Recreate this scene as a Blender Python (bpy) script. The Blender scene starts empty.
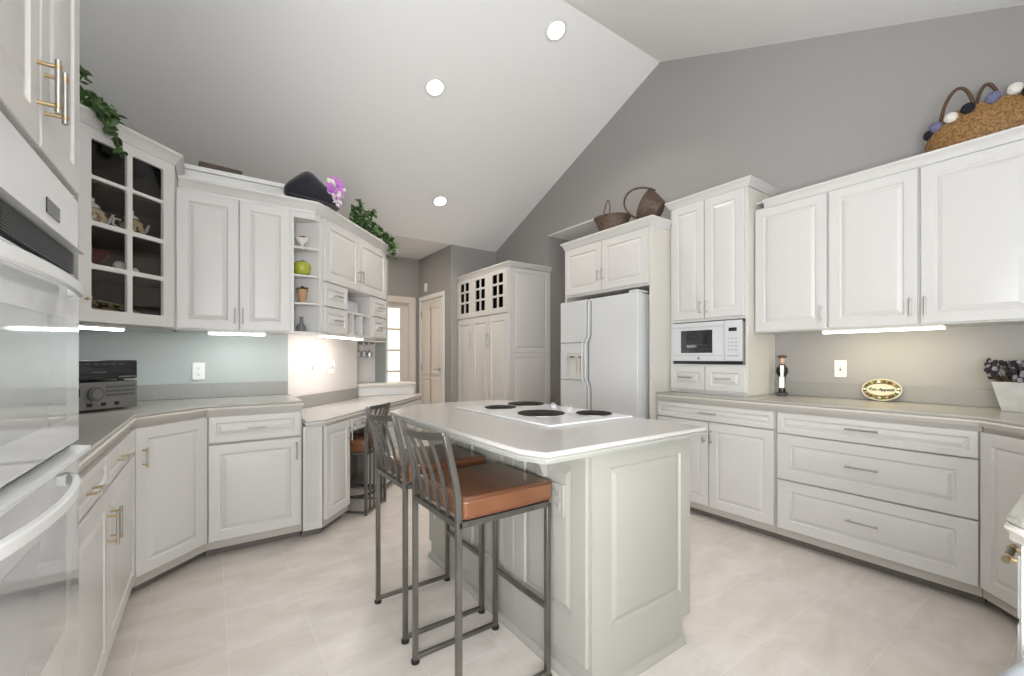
import bpy, math, random
from mathutils import Matrix, Vector
random.seed(7)
scn = bpy.context.scene
col = scn.collection
PI = math.pi
R = math.radians

# ------------------------------------------------------------------ camera
cam_d = bpy.data.cameras.new('camera')
cam = bpy.data.objects.new('camera', cam_d)
col.objects.link(cam)
cam_d.sensor_width = 36.0
cam_d.lens = 430.0 / 1024.0 * 36.0
cam_d.shift_y = 20.0 / 1024.0
cam_d.clip_start = 0.02
cam.location = (0, 0, 1.2)
cam.rotation_euler = (PI / 2, 0, -math.atan(302.0 / 430.0))
scn.camera = cam

# ------------------------------------------------------------------ view
scn.view_settings.view_transform = 'Standard'
scn.view_settings.look = 'None'
scn.view_settings.gamma = 1.0
scn.view_settings.use_curve_mapping = False
scn.cycles.transparent_max_bounces = 32
scn.view_settings.exposure = 0.58

# ------------------------------------------------------------------ world (pale sky outside the added windows)
w = bpy.data.worlds.new('World')
scn.world = w
w.use_nodes = True
bg = w.node_tree.nodes['Background']
bg.inputs[0].default_value = (0.85, 0.92, 1.0, 1)
bg.inputs[1].default_value = 1.0


def area(name, loc, direction, sx, sy, power, color, spread=PI):
    l = bpy.data.lights.new(name, 'AREA')
    l.shape = 'RECTANGLE'
    l.size = sx
    l.size_y = sy
    l.energy = power
    l.color = color
    l.spread = spread
    o = bpy.data.objects.new(name, l)
    col.objects.link(o)
    o.location = loc
    o.rotation_euler = Vector(direction).to_track_quat('-Z', 'Y').to_euler()
    return o


# added fill lamps at unseen windows, tilted up to light ceiling and cabinets
FILL_COL = (0.945, 0.975, 1.0)
area('fill_lamp_rear', (1.2, -4.08, 1.45), (0.05, 1, 1.4), 3.4, 2.0, 155, FILL_COL)
area('fill_lamp_side', (-0.80, -0.85, 1.3), (1, 0.18, 0.8), 1.9, 1.6, 178, FILL_COL)
area('fill_lamp_sink', (2.3, -0.44, 1.62), (-0.6, 0.3, 1), 1.5, 0.95, 1.5, FILL_COL)

# ------------------------------------------------------------------ materials


def mat(name, color, rough=0.5, metal=0.0, spec=0.5, coat=0.0, emit=None, emit_s=0.0, noise=None, bump=None, sheen=0.0):
    """principled material; noise=(scale, amount, second colour) mottles it, bump=(scale, strength)"""
    m = bpy.data.materials.new(name)
    m.use_nodes = True
    nt = m.node_tree
    p = nt.nodes['Principled BSDF']
    p.inputs['Base Color'].default_value = (*color, 1)
    p.inputs['Roughness'].default_value = rough
    p.inputs['Metallic'].default_value = metal
    p.inputs['Specular IOR Level'].default_value = spec
    p.inputs['Coat Weight'].default_value = coat
    p.inputs['Coat Roughness'].default_value = 0.06
    p.inputs['Sheen Weight'].default_value = sheen
    if emit:
        p.inputs['Emission Color'].default_value = (*emit, 1)
        p.inputs['Emission Strength'].default_value = emit_s
    if noise or bump:
        tc = nt.nodes.new('ShaderNodeTexCoord')
    if noise:
        n = nt.nodes.new('ShaderNodeTexNoise')
        n.inputs['Scale'].default_value = noise[0]
        n.inputs['Detail'].default_value = 4
        nt.links.new(tc.outputs['Object'], n.inputs['Vector'])
        r = nt.nodes.new('ShaderNodeValToRGB')
        r.color_ramp.elements[0].position = 0.5 - noise[1]
        r.color_ramp.elements[0].color = (*color, 1)
        r.color_ramp.elements[1].position = 0.5 + noise[1]
        r.color_ramp.elements[1].color = (*noise[2], 1)
        nt.links.new(n.outputs['Fac'], r.inputs['Fac'])
        nt.links.new(r.outputs['Color'], p.inputs['Base Color'])
    if bump:
        n2 = nt.nodes.new('ShaderNodeTexNoise')
        n2.inputs['Scale'].default_value = bump[0]
        n2.inputs['Detail'].default_value = 3
        nt.links.new(tc.outputs['Object'], n2.inputs['Vector'])
        b = nt.nodes.new('ShaderNodeBump')
        b.inputs['Strength'].default_value = bump[1]
        b.inputs['Distance'].default_value = 0.01
        nt.links.new(n2.outputs['Fac'], b.inputs['Height'])
        nt.links.new(b.outputs['Normal'], p.inputs['Normal'])
    return m


def floor_material():
    m = bpy.data.materials.new('floor tile')
    m.use_nodes = True
    nt = m.node_tree
    p = nt.nodes['Principled BSDF']
    tc = nt.nodes.new('ShaderNodeTexCoord')
    mp = nt.nodes.new('ShaderNodeMapping')
    mp.inputs['Location'].default_value = (-0.061 + 0.308 * 20, -1.80 + 0.308 * 20, 0)
    nt.links.new(tc.outputs['Object'], mp.inputs['Vector'])
    br = nt.nodes.new('ShaderNodeTexBrick')
    br.offset = 0.0
    br.squash = 1.0
    br.inputs['Scale'].default_value = 1.0
    br.inputs['Brick Width'].default_value = 0.308
    br.inputs['Row Height'].default_value = 0.308
    br.inputs['Mortar Size'].default_value = 0.0026
    br.inputs['Mortar Smooth'].default_value = 0.3
    br.inputs['Bias'].default_value = 0.0
    br.inputs['Color1'].default_value = (0.74, 0.69, 0.645, 1)
    br.inputs['Color2'].default_value = (0.71, 0.66, 0.615, 1)
    br.inputs['Mortar'].default_value = (0.79, 0.75, 0.71, 1)
    nt.links.new(mp.outputs['Vector'], br.inputs['Vector'])
    # cloudy marble veins, stretched
    mp2 = nt.nodes.new('ShaderNodeMapping')
    mp2.inputs['Scale'].default_value = (1.6, 3.4, 1)
    mp2.inputs['Rotation'].default_value = (0, 0, 0.5)
    nt.links.new(tc.outputs['Object'], mp2.inputs['Vector'])
    n = nt.nodes.new('ShaderNodeTexNoise')
    n.inputs['Scale'].default_value = 2.2
    n.inputs['Detail'].default_value = 7
    n.inputs['Roughness'].default_value = 0.62
    n.inputs['Distortion'].default_value = 0.6
    nt.links.new(mp2.outputs['Vector'], n.inputs['Vector'])
    r = nt.nodes.new('ShaderNodeValToRGB')
    r.color_ramp.elements[0].position = 0.32
    r.color_ramp.elements[0].color = (0.86, 0.84, 0.82, 1)
    r.color_ramp.elements[1].position = 0.66
    r.color_ramp.elements[1].color = (1, 1, 1, 1)
    nt.links.new(n.outputs['Fac'], r.inputs['Fac'])
    mx = nt.nodes.new('ShaderNodeMix')
    mx.data_type = 'RGBA'
    mx.blend_type = 'MULTIPLY'
    mx.inputs[0].default_value = 1.0
    nt.links.new(br.outputs['Color'], mx.inputs[6])
    nt.links.new(r.outputs['Color'], mx.inputs[7])
    nt.links.new(mx.outputs[2], p.inputs['Base Color'])
    p.inputs['Roughness'].default_value = 0.27
    p.inputs['Specular IOR Level'].default_value = 0.45
    n2 = nt.nodes.new('ShaderNodeTexNoise')
    n2.inputs['Scale'].default_value = 14
    nt.links.new(tc.outputs['Object'], n2.inputs['Vector'])
    b1 = nt.nodes.new('ShaderNodeBump')
    b1.inputs['Strength'].default_value = 0.12
    b1.inputs['Distance'].default_value = 0.01
    nt.links.new(n2.outputs['Fac'], b1.inputs['Height'])
    b2 = nt.nodes.new('ShaderNodeBump')
    b2.invert = True
    b2.inputs['Strength'].default_value = 0.35
    b2.inputs['Distance'].default_value = 0.003
    nt.links.new(br.outputs['Fac'], b2.inputs['Height'])
    nt.links.new(b1.outputs['Normal'], b2.inputs['Normal'])
    nt.links.new(b2.outputs['Normal'], p.inputs['Normal'])
    return m


def glass_material(name, tint=(1, 1, 1), gloss=0.9, frost=0.0):
    m = bpy.data.materials.new(name)
    m.use_nodes = True
    nt = m.node_tree
    nt.nodes.remove(nt.nodes['Principled BSDF'])
    out = nt.nodes['Material Output']
    t = nt.nodes.new('ShaderNodeBsdfTransparent')
    t.inputs[0].default_value = (*tint, 1)
    g = nt.nodes.new('ShaderNodeBsdfGlossy')
    g.inputs['Roughness'].default_value = 0.03
    g.inputs['Color'].default_value = (gloss, gloss, gloss, 1)
    fr = nt.nodes.new('ShaderNodeFresnel')
    fr.inputs['IOR'].default_value = 1.45
    mix = nt.nodes.new('ShaderNodeMixShader')
    nt.links.new(fr.outputs[0], mix.inputs[0])
    if frost:
        df = nt.nodes.new('ShaderNodeBsdfDiffuse')
        df.inputs[0].default_value = (0.8, 0.8, 0.8, 1)
        m2 = nt.nodes.new('ShaderNodeMixShader')
        m2.inputs[0].default_value = frost
        nt.links.new(t.outputs[0], m2.inputs[1])
        nt.links.new(df.outputs[0], m2.inputs[2])
        t = m2
    nt.links.new(t.outputs[0], mix.inputs[1])
    nt.links.new(g.outputs[0], mix.inputs[2])
    nt.links.new(mix.outputs[0], out.inputs[0])
    return m


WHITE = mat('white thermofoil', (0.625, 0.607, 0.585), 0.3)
CREAM = mat('cream side panel', (0.66, 0.63, 0.565), 0.4)
FRAME = mat('greige face frame', (0.47, 0.44, 0.40), 0.5)
TOE = mat('dark toe kick', (0.16, 0.14, 0.125), 0.6)
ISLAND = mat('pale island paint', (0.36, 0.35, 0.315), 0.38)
TRIM = mat('white trim paint', (0.78, 0.77, 0.75), 0.45)
DOORW = mat('warm white door paint', (0.72, 0.66, 0.60), 0.35)
WALLG = mat('grey wall paint', (0.34, 0.325, 0.312), 0.75)
WALLB = mat('cool cast wall paint', (0.46, 0.48, 0.465), 0.7)  # grey-green carries the cool light on the left wall in its colour
WALLW = mat('off white wall paint', (0.70, 0.655, 0.62), 0.7)
CEIL = mat('ceiling paint', (0.86, 0.855, 0.845), 0.8)
FLOOR = floor_material()
TOP = mat('solid surface counter', (0.33, 0.315, 0.285), 0.22, noise=(260, 0.16, (0.42, 0.40, 0.365)))
TOPI = mat('pale solid surface', (0.47, 0.445, 0.425), 0.2, noise=(260, 0.16, (0.56, 0.53, 0.505)))
SPLASH = mat('grey backsplash', (0.25, 0.24, 0.225), 0.4, noise=(260, 0.16, (0.34, 0.33, 0.31)))
BAND = mat('white edge band', (0.66, 0.62, 0.57), 0.3)
BANDI = mat('pale edge band', (0.35, 0.35, 0.315), 0.3)
NICKEL = mat('brushed nickel', (0.46, 0.44, 0.41), 0.32, 1.0)
BRASS = mat('brushed brass', (0.50, 0.38, 0.22), 0.35, 1.0)
BRONZE = mat('dark bronze', (0.16, 0.13, 0.08), 0.35, 1.0)
STEEL = mat('gunmetal stool steel', (0.13, 0.125, 0.115), 0.33, 0.8, noise=(9, 0.25, (0.20, 0.19, 0.17)))
LEATHER = mat('tan leather', (0.135, 0.055, 0.026), 0.14, noise=(6, 0.3, (0.185, 0.08, 0.039)), bump=(120, 0.05))
PIPING = mat('dark brown piping', (0.16, 0.06, 0.03), 0.4)
APPL = mat('white appliance enamel', (0.61, 0.615, 0.62), 0.22, coat=0.2)
APPLT = mat('textured white enamel', (0.58, 0.585, 0.58), 0.45, bump=(160, 0.15))
GASKET = mat('grey gasket', (0.22, 0.22, 0.23), 0.6)
BLACK = mat('black plastic', (0.012, 0.012, 0.013), 0.3)
DARKV = mat('dark grey vent', (0.09, 0.09, 0.095), 0.4)
OVENG = mat('white oven glass', (0.60, 0.61, 0.62), 0.04, spec=0.9, coat=1.0)
OVENW = mat('oven window glass', (0.42, 0.43, 0.44), 0.05, spec=0.9, coat=1.0)
OVENM = mat('oven white enamel', (0.74, 0.74, 0.735), 0.2)
MWG = mat('dark microwave glass', (0.02, 0.021, 0.022), 0.05, spec=0.8)
DISPLAY = mat('display glass', (0.02, 0.02, 0.025), 0.1)
GREYP = mat('grey marks', (0.35, 0.35, 0.36), 0.5)
COOKTOP = mat('white cooktop enamel', (0.82, 0.82, 0.84), 0.12, coat=0.5)
BURNER = mat('black burner iron', (0.02, 0.017, 0.016), 0.7, spec=0.15)
CHROME = mat('chrome', (0.75, 0.75, 0.75), 0.12, 1.0)
INTERIOR = mat('brown cabinet interior', (0.085, 0.06, 0.042), 0.7, spec=0.2)
INTSHELF = mat('brown shelf wood', (0.15, 0.105, 0.07), 0.7, spec=0.2)
GLASS = glass_material('clear pane glass', gloss=0.28)
CRYSTAL = glass_material('clear stemware glass', (0.96, 0.97, 0.97), gloss=0.8, frost=0.22)
SILVER = mat('silver plastic', (0.20, 0.19, 0.18), 0.35, 0.5)
WICKER = mat('dark wicker', (0.06, 0.038, 0.026), 0.65, noise=(45, 0.2, (0.135, 0.088, 0.063)))
RATTAN = mat('golden woven straw', (0.15, 0.072, 0.02), 0.7, noise=(95, 0.14, (0.36, 0.20, 0.07)))
LEAF = mat('ivy leaf', (0.018, 0.05, 0.012), 0.45, noise=(14, 0.25, (0.075, 0.15, 0.035)))
STEM = mat('ivy stem', (0.10, 0.07, 0.03), 0.7)
FELT = mat('black velvet', (0.012, 0.010, 0.018), 0.9, sheen=0.3)
PETAL = mat('purple petals', (0.42, 0.10, 0.46), 0.6, noise=(30, 0.3, (0.62, 0.30, 0.66)))
PALEP = mat('pale petals', (0.70, 0.68, 0.62), 0.6)
POMW = mat('white yarn', (0.80, 0.76, 0.70), 0.95, bump=(180, 0.8))
POMB = mat('black yarn', (0.012, 0.012, 0.02), 0.95, bump=(180, 0.8))
POMU = mat('lavender blue yarn', (0.17, 0.17, 0.30), 0.95, bump=(180, 0.8))
CERAM = mat('white glazed ceramic', (0.74, 0.70, 0.65), 0.2)
CERBR = mat('brown glazed ceramic', (0.22, 0.10, 0.04), 0.2, noise=(22, 0.06, (0.62, 0.50, 0.34)))
CERBL = mat('dark glazed ceramic', (0.05, 0.035, 0.03), 0.2, noise=(26, 0.05, (0.55, 0.42, 0.22)))
CERRD = mat('dark red ceramic', (0.11, 0.02, 0.025), 0.25)
APPLE = mat('yellow green glaze', (0.28, 0.30, 0.02), 0.25, noise=(7, 0.25, (0.40, 0.40, 0.05)))
LEMON = mat('yellow glaze', (0.55, 0.45, 0.10), 0.35)
TERRA = mat('terracotta', (0.42, 0.24, 0.12), 0.7)
GREYG = mat('smoky grey glass', (0.11, 0.12, 0.12), 0.12, coat=0.5)
BLUEG = mat('dark blue glaze', (0.03, 0.045, 0.10), 0.25)
REDP = mat('red paint', (0.45, 0.06, 0.06), 0.4)
SKINP = mat('painted pink', (0.62, 0.42, 0.31), 0.5)
BROWNP = mat('brown paint', (0.09, 0.045, 0.02), 0.5)
BLACKP = mat('black paint', (0.012, 0.012, 0.012), 0.4)
PLASTIC = mat('white plastic', (0.82, 0.80, 0.76), 0.35)
KNOBW = mat('white knob plastic', (0.55, 0.55, 0.57), 0.6)
SLOT = mat('dark slot', (0.05, 0.05, 0.05), 0.5)
PAPER = mat('grey white paper', (0.52, 0.52, 0.54), 0.8)
POTW = mat('whitewashed wood', (0.46, 0.44, 0.41), 0.75, noise=(18, 0.25, (0.58, 0.56, 0.52)))
BUD = mat('dried lavender buds', (0.02, 0.017, 0.025), 0.85)
BUDP = mat('pale dried petals', (0.24, 0.22, 0.24), 0.85)
WOODD = mat('dark wood', (0.07, 0.045, 0.03), 0.5)
BINP = mat('grey bin plastic', (0.40, 0.42, 0.45), 0.35)
PANE = mat('glowing door pane', (0.8, 0.78, 0.72), 0.2, emit=(1.0, 0.93, 0.80), emit_s=0.62)
FILLPANE = mat('added glowing pane', (0.8, 0.8, 0.8), 0.1, emit=(0.92, 0.97, 1.0), emit_s=0.9)  # glowing panes of the unseen windows
TUBEC = mat('cool light tube', (1, 1, 1), 0.4, emit=(0.92, 1.0, 1.0), emit_s=7.0)
TUBEW = mat('warm light tube', (1, 1, 1), 0.4, emit=(1.0, 0.95, 0.74), emit_s=5.0)
TUBEN = mat('neutral light tube', (1, 1, 1), 0.4, emit=(1.0, 0.97, 0.92), emit_s=6.0)
BULB = mat('can lamp lens', (1, 1, 1), 0.4, emit=(1.0, 0.98, 0.94), emit_s=8.0)

# plaque: white field inside a flowery ring
PLAQF = mat('flowered glaze', (0.09, 0.075, 0.03), 0.25, noise=(55, 0.1, (0.30, 0.22, 0.10)))
PLAQW = mat('cream plaque glaze', (0.60, 0.56, 0.42), 0.25)


# ------------------------------------------------------------------ mesh builder
class MB:
    def __init__(self):
        self.v, self.f, self.m, self.mats = [], [], [], []
        self.M = Matrix.Identity(4)

    def mi(self, m):
        if m not in self.mats:
            self.mats.append(m)
        return self.mats.index(m)

    def at(self, M):
        self.M = M
        return self

    def add(self, vs, fs, m):
        b = len(self.v)
        k = self.mi(m)
        for p in vs:
            self.v.append(tuple(self.M @ Vector(p)))
        for f in fs:
            self.f.append([b + i for i in f])
            self.m.append(k)

    def box(self, a, b, m):
        x0, y0, z0 = a
        x1, y1, z1 = b
        vs = [(x0, y0, z0), (x1, y0, z0), (x1, y1, z0), (x0, y1, z0), (x0, y0, z1), (x1, y0, z1), (x1, y1, z1), (x0, y1, z1)]
        fs = [(0, 3, 2, 1), (4, 5, 6, 7), (0, 1, 5, 4), (1, 2, 6, 5), (2, 3, 7, 6), (3, 0, 4, 7)]
        self.add(vs, fs, m)
        return self

    def prism(self, pts, z0, z1, m):
        """pts: ccw polygon in xy"""
        n = len(pts)
        vs = [(x, y, z0) for x, y in pts] + [(x, y, z1) for x, y in pts]
        fs = [tuple(reversed(range(n))), tuple(range(n, 2 * n))]
        fs += [(i, (i + 1) % n, n + (i + 1) % n, n + i) for i in range(n)]
        self.add(vs, fs, m)
        return self

    def prism_x(self, pts, x0, x1, m):
        """pts: ccw polygon in (y,z) seen from +x"""
        n = len(pts)
        vs = [(x0, y, z) for y, z in pts] + [(x1, y, z) for y, z in pts]
        fs = [tuple(reversed(range(n))), tuple(range(n, 2 * n))]
        fs += [(i, (i + 1) % n, n + (i + 1) % n, n + i) for i in range(n)]
        self.add(vs, fs, m)
        return self

    def prism_y(self, pts, y0, y1, m):
        """pts: polygon in (x,z), ccw seen from -y"""
        n = len(pts)
        vs = [(x, y0, z) for x, z in pts] + [(x, y1, z) for x, z in pts]
        fs = [tuple(range(n)), tuple(reversed(range(n, 2 * n)))]
        fs += [((i + 1) % n, i, n + i, n + (i + 1) % n) for i in range(n)]
        self.add(vs, fs, m)
        return self

    def loops(self, rings, m, cap0=True, cap1=True, closed=True):
        n = len(rings[0])
        vs = [p for r in rings for p in r]
        fs = []
        for k in range(len(rings) - 1):
            for i in range(n if closed else n - 1):
                j = (i + 1) % n
                fs.append((k * n + i, k * n + j, (k + 1) * n + j, (k + 1) * n + i))
        if cap0:
            fs.append(tuple(reversed(range(n))))
        if cap1:
            fs.append(tuple(range((len(rings) - 1) * n, len(rings) * n)))
        self.add(vs, fs, m)
        return self

    def lathe(self, prof, m, c=(0, 0, 0), n=24, sx=1.0, sy=1.0, wob=None):
        rings = []
        for k, (r, z) in enumerate(prof):
            ring = []
            for i in range(n):
                a = 2 * PI * i / n
                q = r * (1 + (wob(a, k) if wob else 0))
                ring.append((c[0] + q * math.cos(a) * sx, c[1] + q * math.sin(a) * sy, c[2] + z))
            rings.append(ring)
        return self.loops(rings, m)

    def tube(self, path, r, m, n=10, closed=False, square=False):
        P = [Vector(p) for p in path]
        rs = r if isinstance(r, (list, tuple)) else [r] * len(P)
        rings = []
        up = None
        for i, p in enumerate(P):
            if closed:
                t = (P[(i + 1) % len(P)] - P[i - 1]).normalized()
            elif i == 0:
                t = (P[1] - P[0]).normalized()
            elif i == len(P) - 1:
                t = (P[-1] - P[-2]).normalized()
            else:
                t = ((P[i + 1] - p).normalized() + (p - P[i - 1]).normalized()).normalized()
            if up is None:
                ref = Vector((0, 0, 1)) if abs(t.z) < 0.9 else Vector((0, 1, 0))
                up = (ref - t * ref.dot(t)).normalized()
            else:
                up = (up - t * up.dot(t)).normalized()
            s = t.cross(up)
            ring = []
            nn = 4 if square else n
            for k in range(nn):
                a = 2 * PI * k / nn + (PI / 4 if square else 0)
                rr = rs[i] * (1.414 if square else 1)
                ring.append(tuple(p + (up * math.cos(a) + s * math.sin(a)) * rr))
            rings.append(ring)
        if closed:
            rings.append(rings[0])
        # flip so that normals face outwards
        rings = [list(reversed(q)) for q in rings]
        return self.loops(rings, m, not closed, not closed)

    def cyl(self, a, b, r, m, n=16):
        return self.tube([a, b], r, m, n)

    def ball(self, c, r, m, n=14, k=8, s=(1, 1, 1), wob=0.0):
        rings = []
        for i in range(1, k):
            t = PI * i / k
            rings.append([(c[0] + s[0] * r * (1 + random.uniform(-wob, wob)) * math.sin(t) * math.cos(2 * PI * j / n),
                           c[1] + s[1] * r * (1 + random.uniform(-wob, wob)) * math.sin(t) * math.sin(2 * PI * j / n),
                           c[2] - s[2] * r * math.cos(t)) for j in range(n)])
        return self.loops(rings, m)

    def panel(self, x0, z0, x1, z1, y, t, m, mg=(0.055, 0.055, 0.055, 0.055), raised=True, flat=False):
        """raised-panel door: back at y, front at y-t; mg = margins l, r, b, t"""
        L, Rr, B, T = mg

        def ring(i, d, frac=1.0):
            l, r, b, tt = (i if frac == 0 else None,) * 4 if frac == 0 else (L + i, Rr + i, B + i, T + i)
            return [(x0 + l, y - d, z0 + b), (x1 - r, y - d, z0 + b), (x1 - r, y - d, z1 - tt), (x0 + l, y - d, z1 - tt)]
        rings = [ring(0, 0, 0), ring(0, t - 0.004, 0), ring(0.0012, t - 0.0012, 0), ring(0.004, t, 0)]
        if flat:
            rings = [ring(0, 0, 0), ring(0, t, 0)]
        rings += [ring(0, t), ring(0.004, t - 0.0065), ring(0.008, t - 0.0085)]
        if raised:
            rings += [ring(0.011, t - 0.0085), ring(0.030, t - 0.0008), ring(0.032, t - 0.0004)]
        return self.loops(rings, m)

    def build(self, name, parent=None, smooth=35, bevel=0.0, seg=2):
        me = bpy.data.meshes.new(name)
        me.from_pydata(self.v, [], self.f)
        for m in self.mats:
            me.materials.append(m)
        me.polygons.foreach_set('material_index', self.m)
        if smooth:
            me.polygons.foreach_set('use_smooth', [True] * len(me.polygons))
            me.set_sharp_from_angle(angle=R(smooth))
        me.update()
        o = bpy.data.objects.new(name, me)
        col.objects.link(o)
        if parent:
            o.parent = parent
        if bevel:
            b = o.modifiers.new('bevel', 'BEVEL')
            b.width = bevel
            b.segments = seg
            b.limit_method = 'ANGLE'
            b.angle_limit = R(40)
            b.harden_normals = False
        return o


def tag(o, label=None, cat=None, group=None, kind=None):
    if label:
        o['label'] = label
    if cat:
        o['category'] = cat
    if group:
        o['group'] = group
    if kind:
        o['kind'] = kind
    return o


def thing(name, label, cat, loc=(0, 0, 0), rz=0.0, group=None):
    o = bpy.data.objects.new(name, None)
    o.empty_display_size = 0.05
    col.objects.link(o)
    o.location = loc
    o.rotation_euler = (0, 0, rz)
    return tag(o, label, cat, group)


def struct(mb, name, label=None, **k):
    o = mb.build(name, **k)
    return tag(o, label, None, None, 'structure')


def offset_path(pts, d, closed=False):
    """offset a polyline to its right by d"""
    n = len(pts)
    out = []
    for i in range(n):
        if closed:
            a, b, c = Vector(pts[i - 1]), Vector(pts[i]), Vector(pts[(i + 1) % n])
        else:
            a = Vector(pts[max(i - 1, 0)])
            b = Vector(pts[i])
            c = Vector(pts[min(i + 1, n - 1)])
        d1 = (b - a).normalized() if (b - a).length > 1e-9 else (c - b).normalized()
        d2 = (c - b).normalized() if (c - b).length > 1e-9 else d1
        n1 = Vector((d1.y, -d1.x))
        n2 = Vector((d2.y, -d2.x))
        m = (n1 + n2).normalized()
        k = d / max(0.3, m.dot(n1))
        out.append((b.x + m.x * k, b.y + m.y * k))
    return out


def sweep(mb, prof, path, m):
    """prof: list of (outward offset, z), closed; path: xy polyline, outward = right-hand side"""
    rails = [offset_path(path, o) for o, z in prof]
    rings = []
    for i in range(len(path)):
        rings.append([(rails[k][i][0], rails[k][i][1], prof[k][1]) for k in range(len(prof))])
    return mb.loops(rings, m)


def crown_prof(z0, h, p):
    return [(0.0, z0), (0.006, z0), (0.008, z0 + h * 0.14), (p * 0.35, z0 + h * 0.3), (p * 0.55, z0 + h * 0.55), (p * 0.85, z0 + h * 0.72),
            (p, z0 + h * 0.8), (p, z0 + h), (0.0, z0 + h)]


# ------------------------------------------------------------------ hardware
def handle(parent, x, z, orient='v', L=0.105, y=-0.02, bar=NICKEL, post=NICKEL, r=0.0052, out=0.03):
    mb = MB()
    h = L / 2
    a = h - 0.014
    if orient == 'v':
        mb.cyl((x, y - out, z - h), (x, y - out, z + h), r, bar, 12)
        for s in (-a, a):
            mb.cyl((x, y + 0.001, z + s), (x, y - out - r * 0.6, z + s), r * 0.8, post, 10)
            if post is not bar:
                mb.cyl((x, y - out, z + s - 0.004), (x, y - out, z + s + 0.004), r * 1.2, post, 12)
    else:
        mb.cyl((x - h, y - out, z), (x + h, y - out, z), r, bar, 12)
        for s in (-a, a):
            mb.cyl((x + s, y + 0.001, z), (x + s, y - out - r * 0.6, z), r * 0.8, post, 10)
            if post is not bar:
                mb.cyl((x + s - 0.004, y - out, z), (x + s + 0.004, y - out, z), r * 1.2, post, 12)
    return mb.build('handle', parent, smooth=50)


def front(cab, kind, x0, z0, x1, z1, h=None, m=WHITE, t=0.021, mg=None, **hk):
    """one door or drawer front; h = list of (x, z, orient)"""
    mb = MB()
    if mg is None:
        a = min(0.058, (z1 - z0) * 0.24, (x1 - x0) * 0.24)
        mg = (a, a, a, a)
    mb.panel(x0, z0, x1, z1, -0.001, t, m, mg)
    d = mb.build(kind, cab, smooth=12)
    if h:
        for hx, hz, o in ([h] if isinstance(h, tuple) else h):
            handle(d, hx, hz, o, y=-0.001 - t, **hk)
    return d


def carcass(cab, W, D, z0, z1, m=WHITE, name='body', x0=0.0, y0=0.0):
    return MB().box((x0, y0, z0), (x0 + W, D, z1), m).build(name, cab, bevel=0.0015)


def base_unit(label, loc, rz, W, D, group=None, toe_d=0.06, name='base_cabinet', left=0.0, right=0.0):
    c = thing(name, label, 'cabinet', loc, rz, group)
    carcass(c, W, D, 0.055, 0.874, FRAME)
    MB().box((0.0, toe_d, 0.0), (W, D - 0.005, 0.055), TOE).build('toe_kick', c)
    return c


# ================================================================== ROOM SHELL
XW = 3.625
RZ, RY, SL = 4.114, 2.627, 0.4286


def cz(y):
    if y < -0.5:
        return 2.774
    if y <= RY:
        return RZ - SL * (RY - y)
    if y <= 5.60:
        return RZ - SL * (y - RY)
    return 2.84


struct(MB().box((-1.1, -4.3, -0.1), (4.5, 7.0, 0.0), FLOOR), 'floor', smooth=0)
cp = [(-4.3, cz(-4.3)), (-0.5, 2.774), (RY, RZ), (5.60, 2.84), (7.0, 2.84)]
struct(MB().prism_x(cp + [(y, z + 0.12) for y, z in reversed(cp)], -1.1, 4.5, CEIL), 'ceiling', smooth=0)
# the east gable wall is thick: the fridge niche is cut into it
struct(MB().prism_x([(-4.3, 0), (3.3, 0), (3.3, 2.81), (4.34, 2.81), (4.34, 0), (5.6, 0), (5.6, 2.84), (RY, RZ), (-0.5, 2.774), (-4.3, 2.774)], XW, 4.25, WALLG), 'wall_east', smooth=0)
struct(MB().box((4.25, 3.0, 0), (4.35, 4.45, 2.9), WALLG), 'wall_niche', smooth=0)
struct(MB().box((XW + 0.001, 3.301, 2.795), (4.249, 4.339, 2.809), CEIL), 'ceiling_niche', smooth=0)  # soffit sheet in ceiling white, stands in for bounced light
struct(MB().prism_x([(-4.3, 0), (6.9, 0), (6.9, 2.84), (5.6, 2.84), (RY, RZ), (-0.5, 2.774), (-4.3, 2.774)], -1.0, -0.905, WALLB), 'wall_west', smooth=0)
# closet block in the far corner, corridor end wall with door opening
struct(MB().box((2.855, 5.6, 0), (3.7, 6.9, 2.84), WALLG), 'wall_closet', smooth=0)
nw = MB()
nw.box((-1.0, 6.77, 0), (1.85, 6.9, 2.84), WALLG)
nw.box((2.70, 6.77, 0), (2.855, 6.9, 2.84), WALLG)
nw.box((1.85, 6.77, 2.12), (2.70, 6.9, 2.84), WALLG)
struct(nw, 'wall_north', smooth=0)
# back wall: a tall partition that stops under the sloping ceiling
A42 = R(42.5)
DX, DY = math.sin(A42), math.cos(A42)
NX, NY = DY, -DX
W0 = (0.495, 3.72)
W1 = (1.234, 4.526)
struct(MB().box((-0.905, 3.72, 0), (0.495, 3.82, 2.50), WALLB), 'wall_back', smooth=0)
q = 0.1
struct(MB().prism([W0, W1, (W1[0] - q * NX, W1[1] - q * NY), (W0[0] - q * NX, W0[1] - q * NY)], 0, 2.50, WALLW), 'wall_desk', smooth=0)
cap = MB()
path = [(-0.905, 3.72), W0, W1]
sweep(cap, [(0.03, 2.50), (0.03, 2.532), (-0.15, 2.532), (-0.15, 2.50)], path, TRIM)
sweep(cap, [(0.0, 2.30), (0.012, 2.30), (0.012, 2.50), (0.0, 2.50)], path, TRIM)
struct(cap, 'trim_ledge', smooth=0, bevel=0.004)
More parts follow.
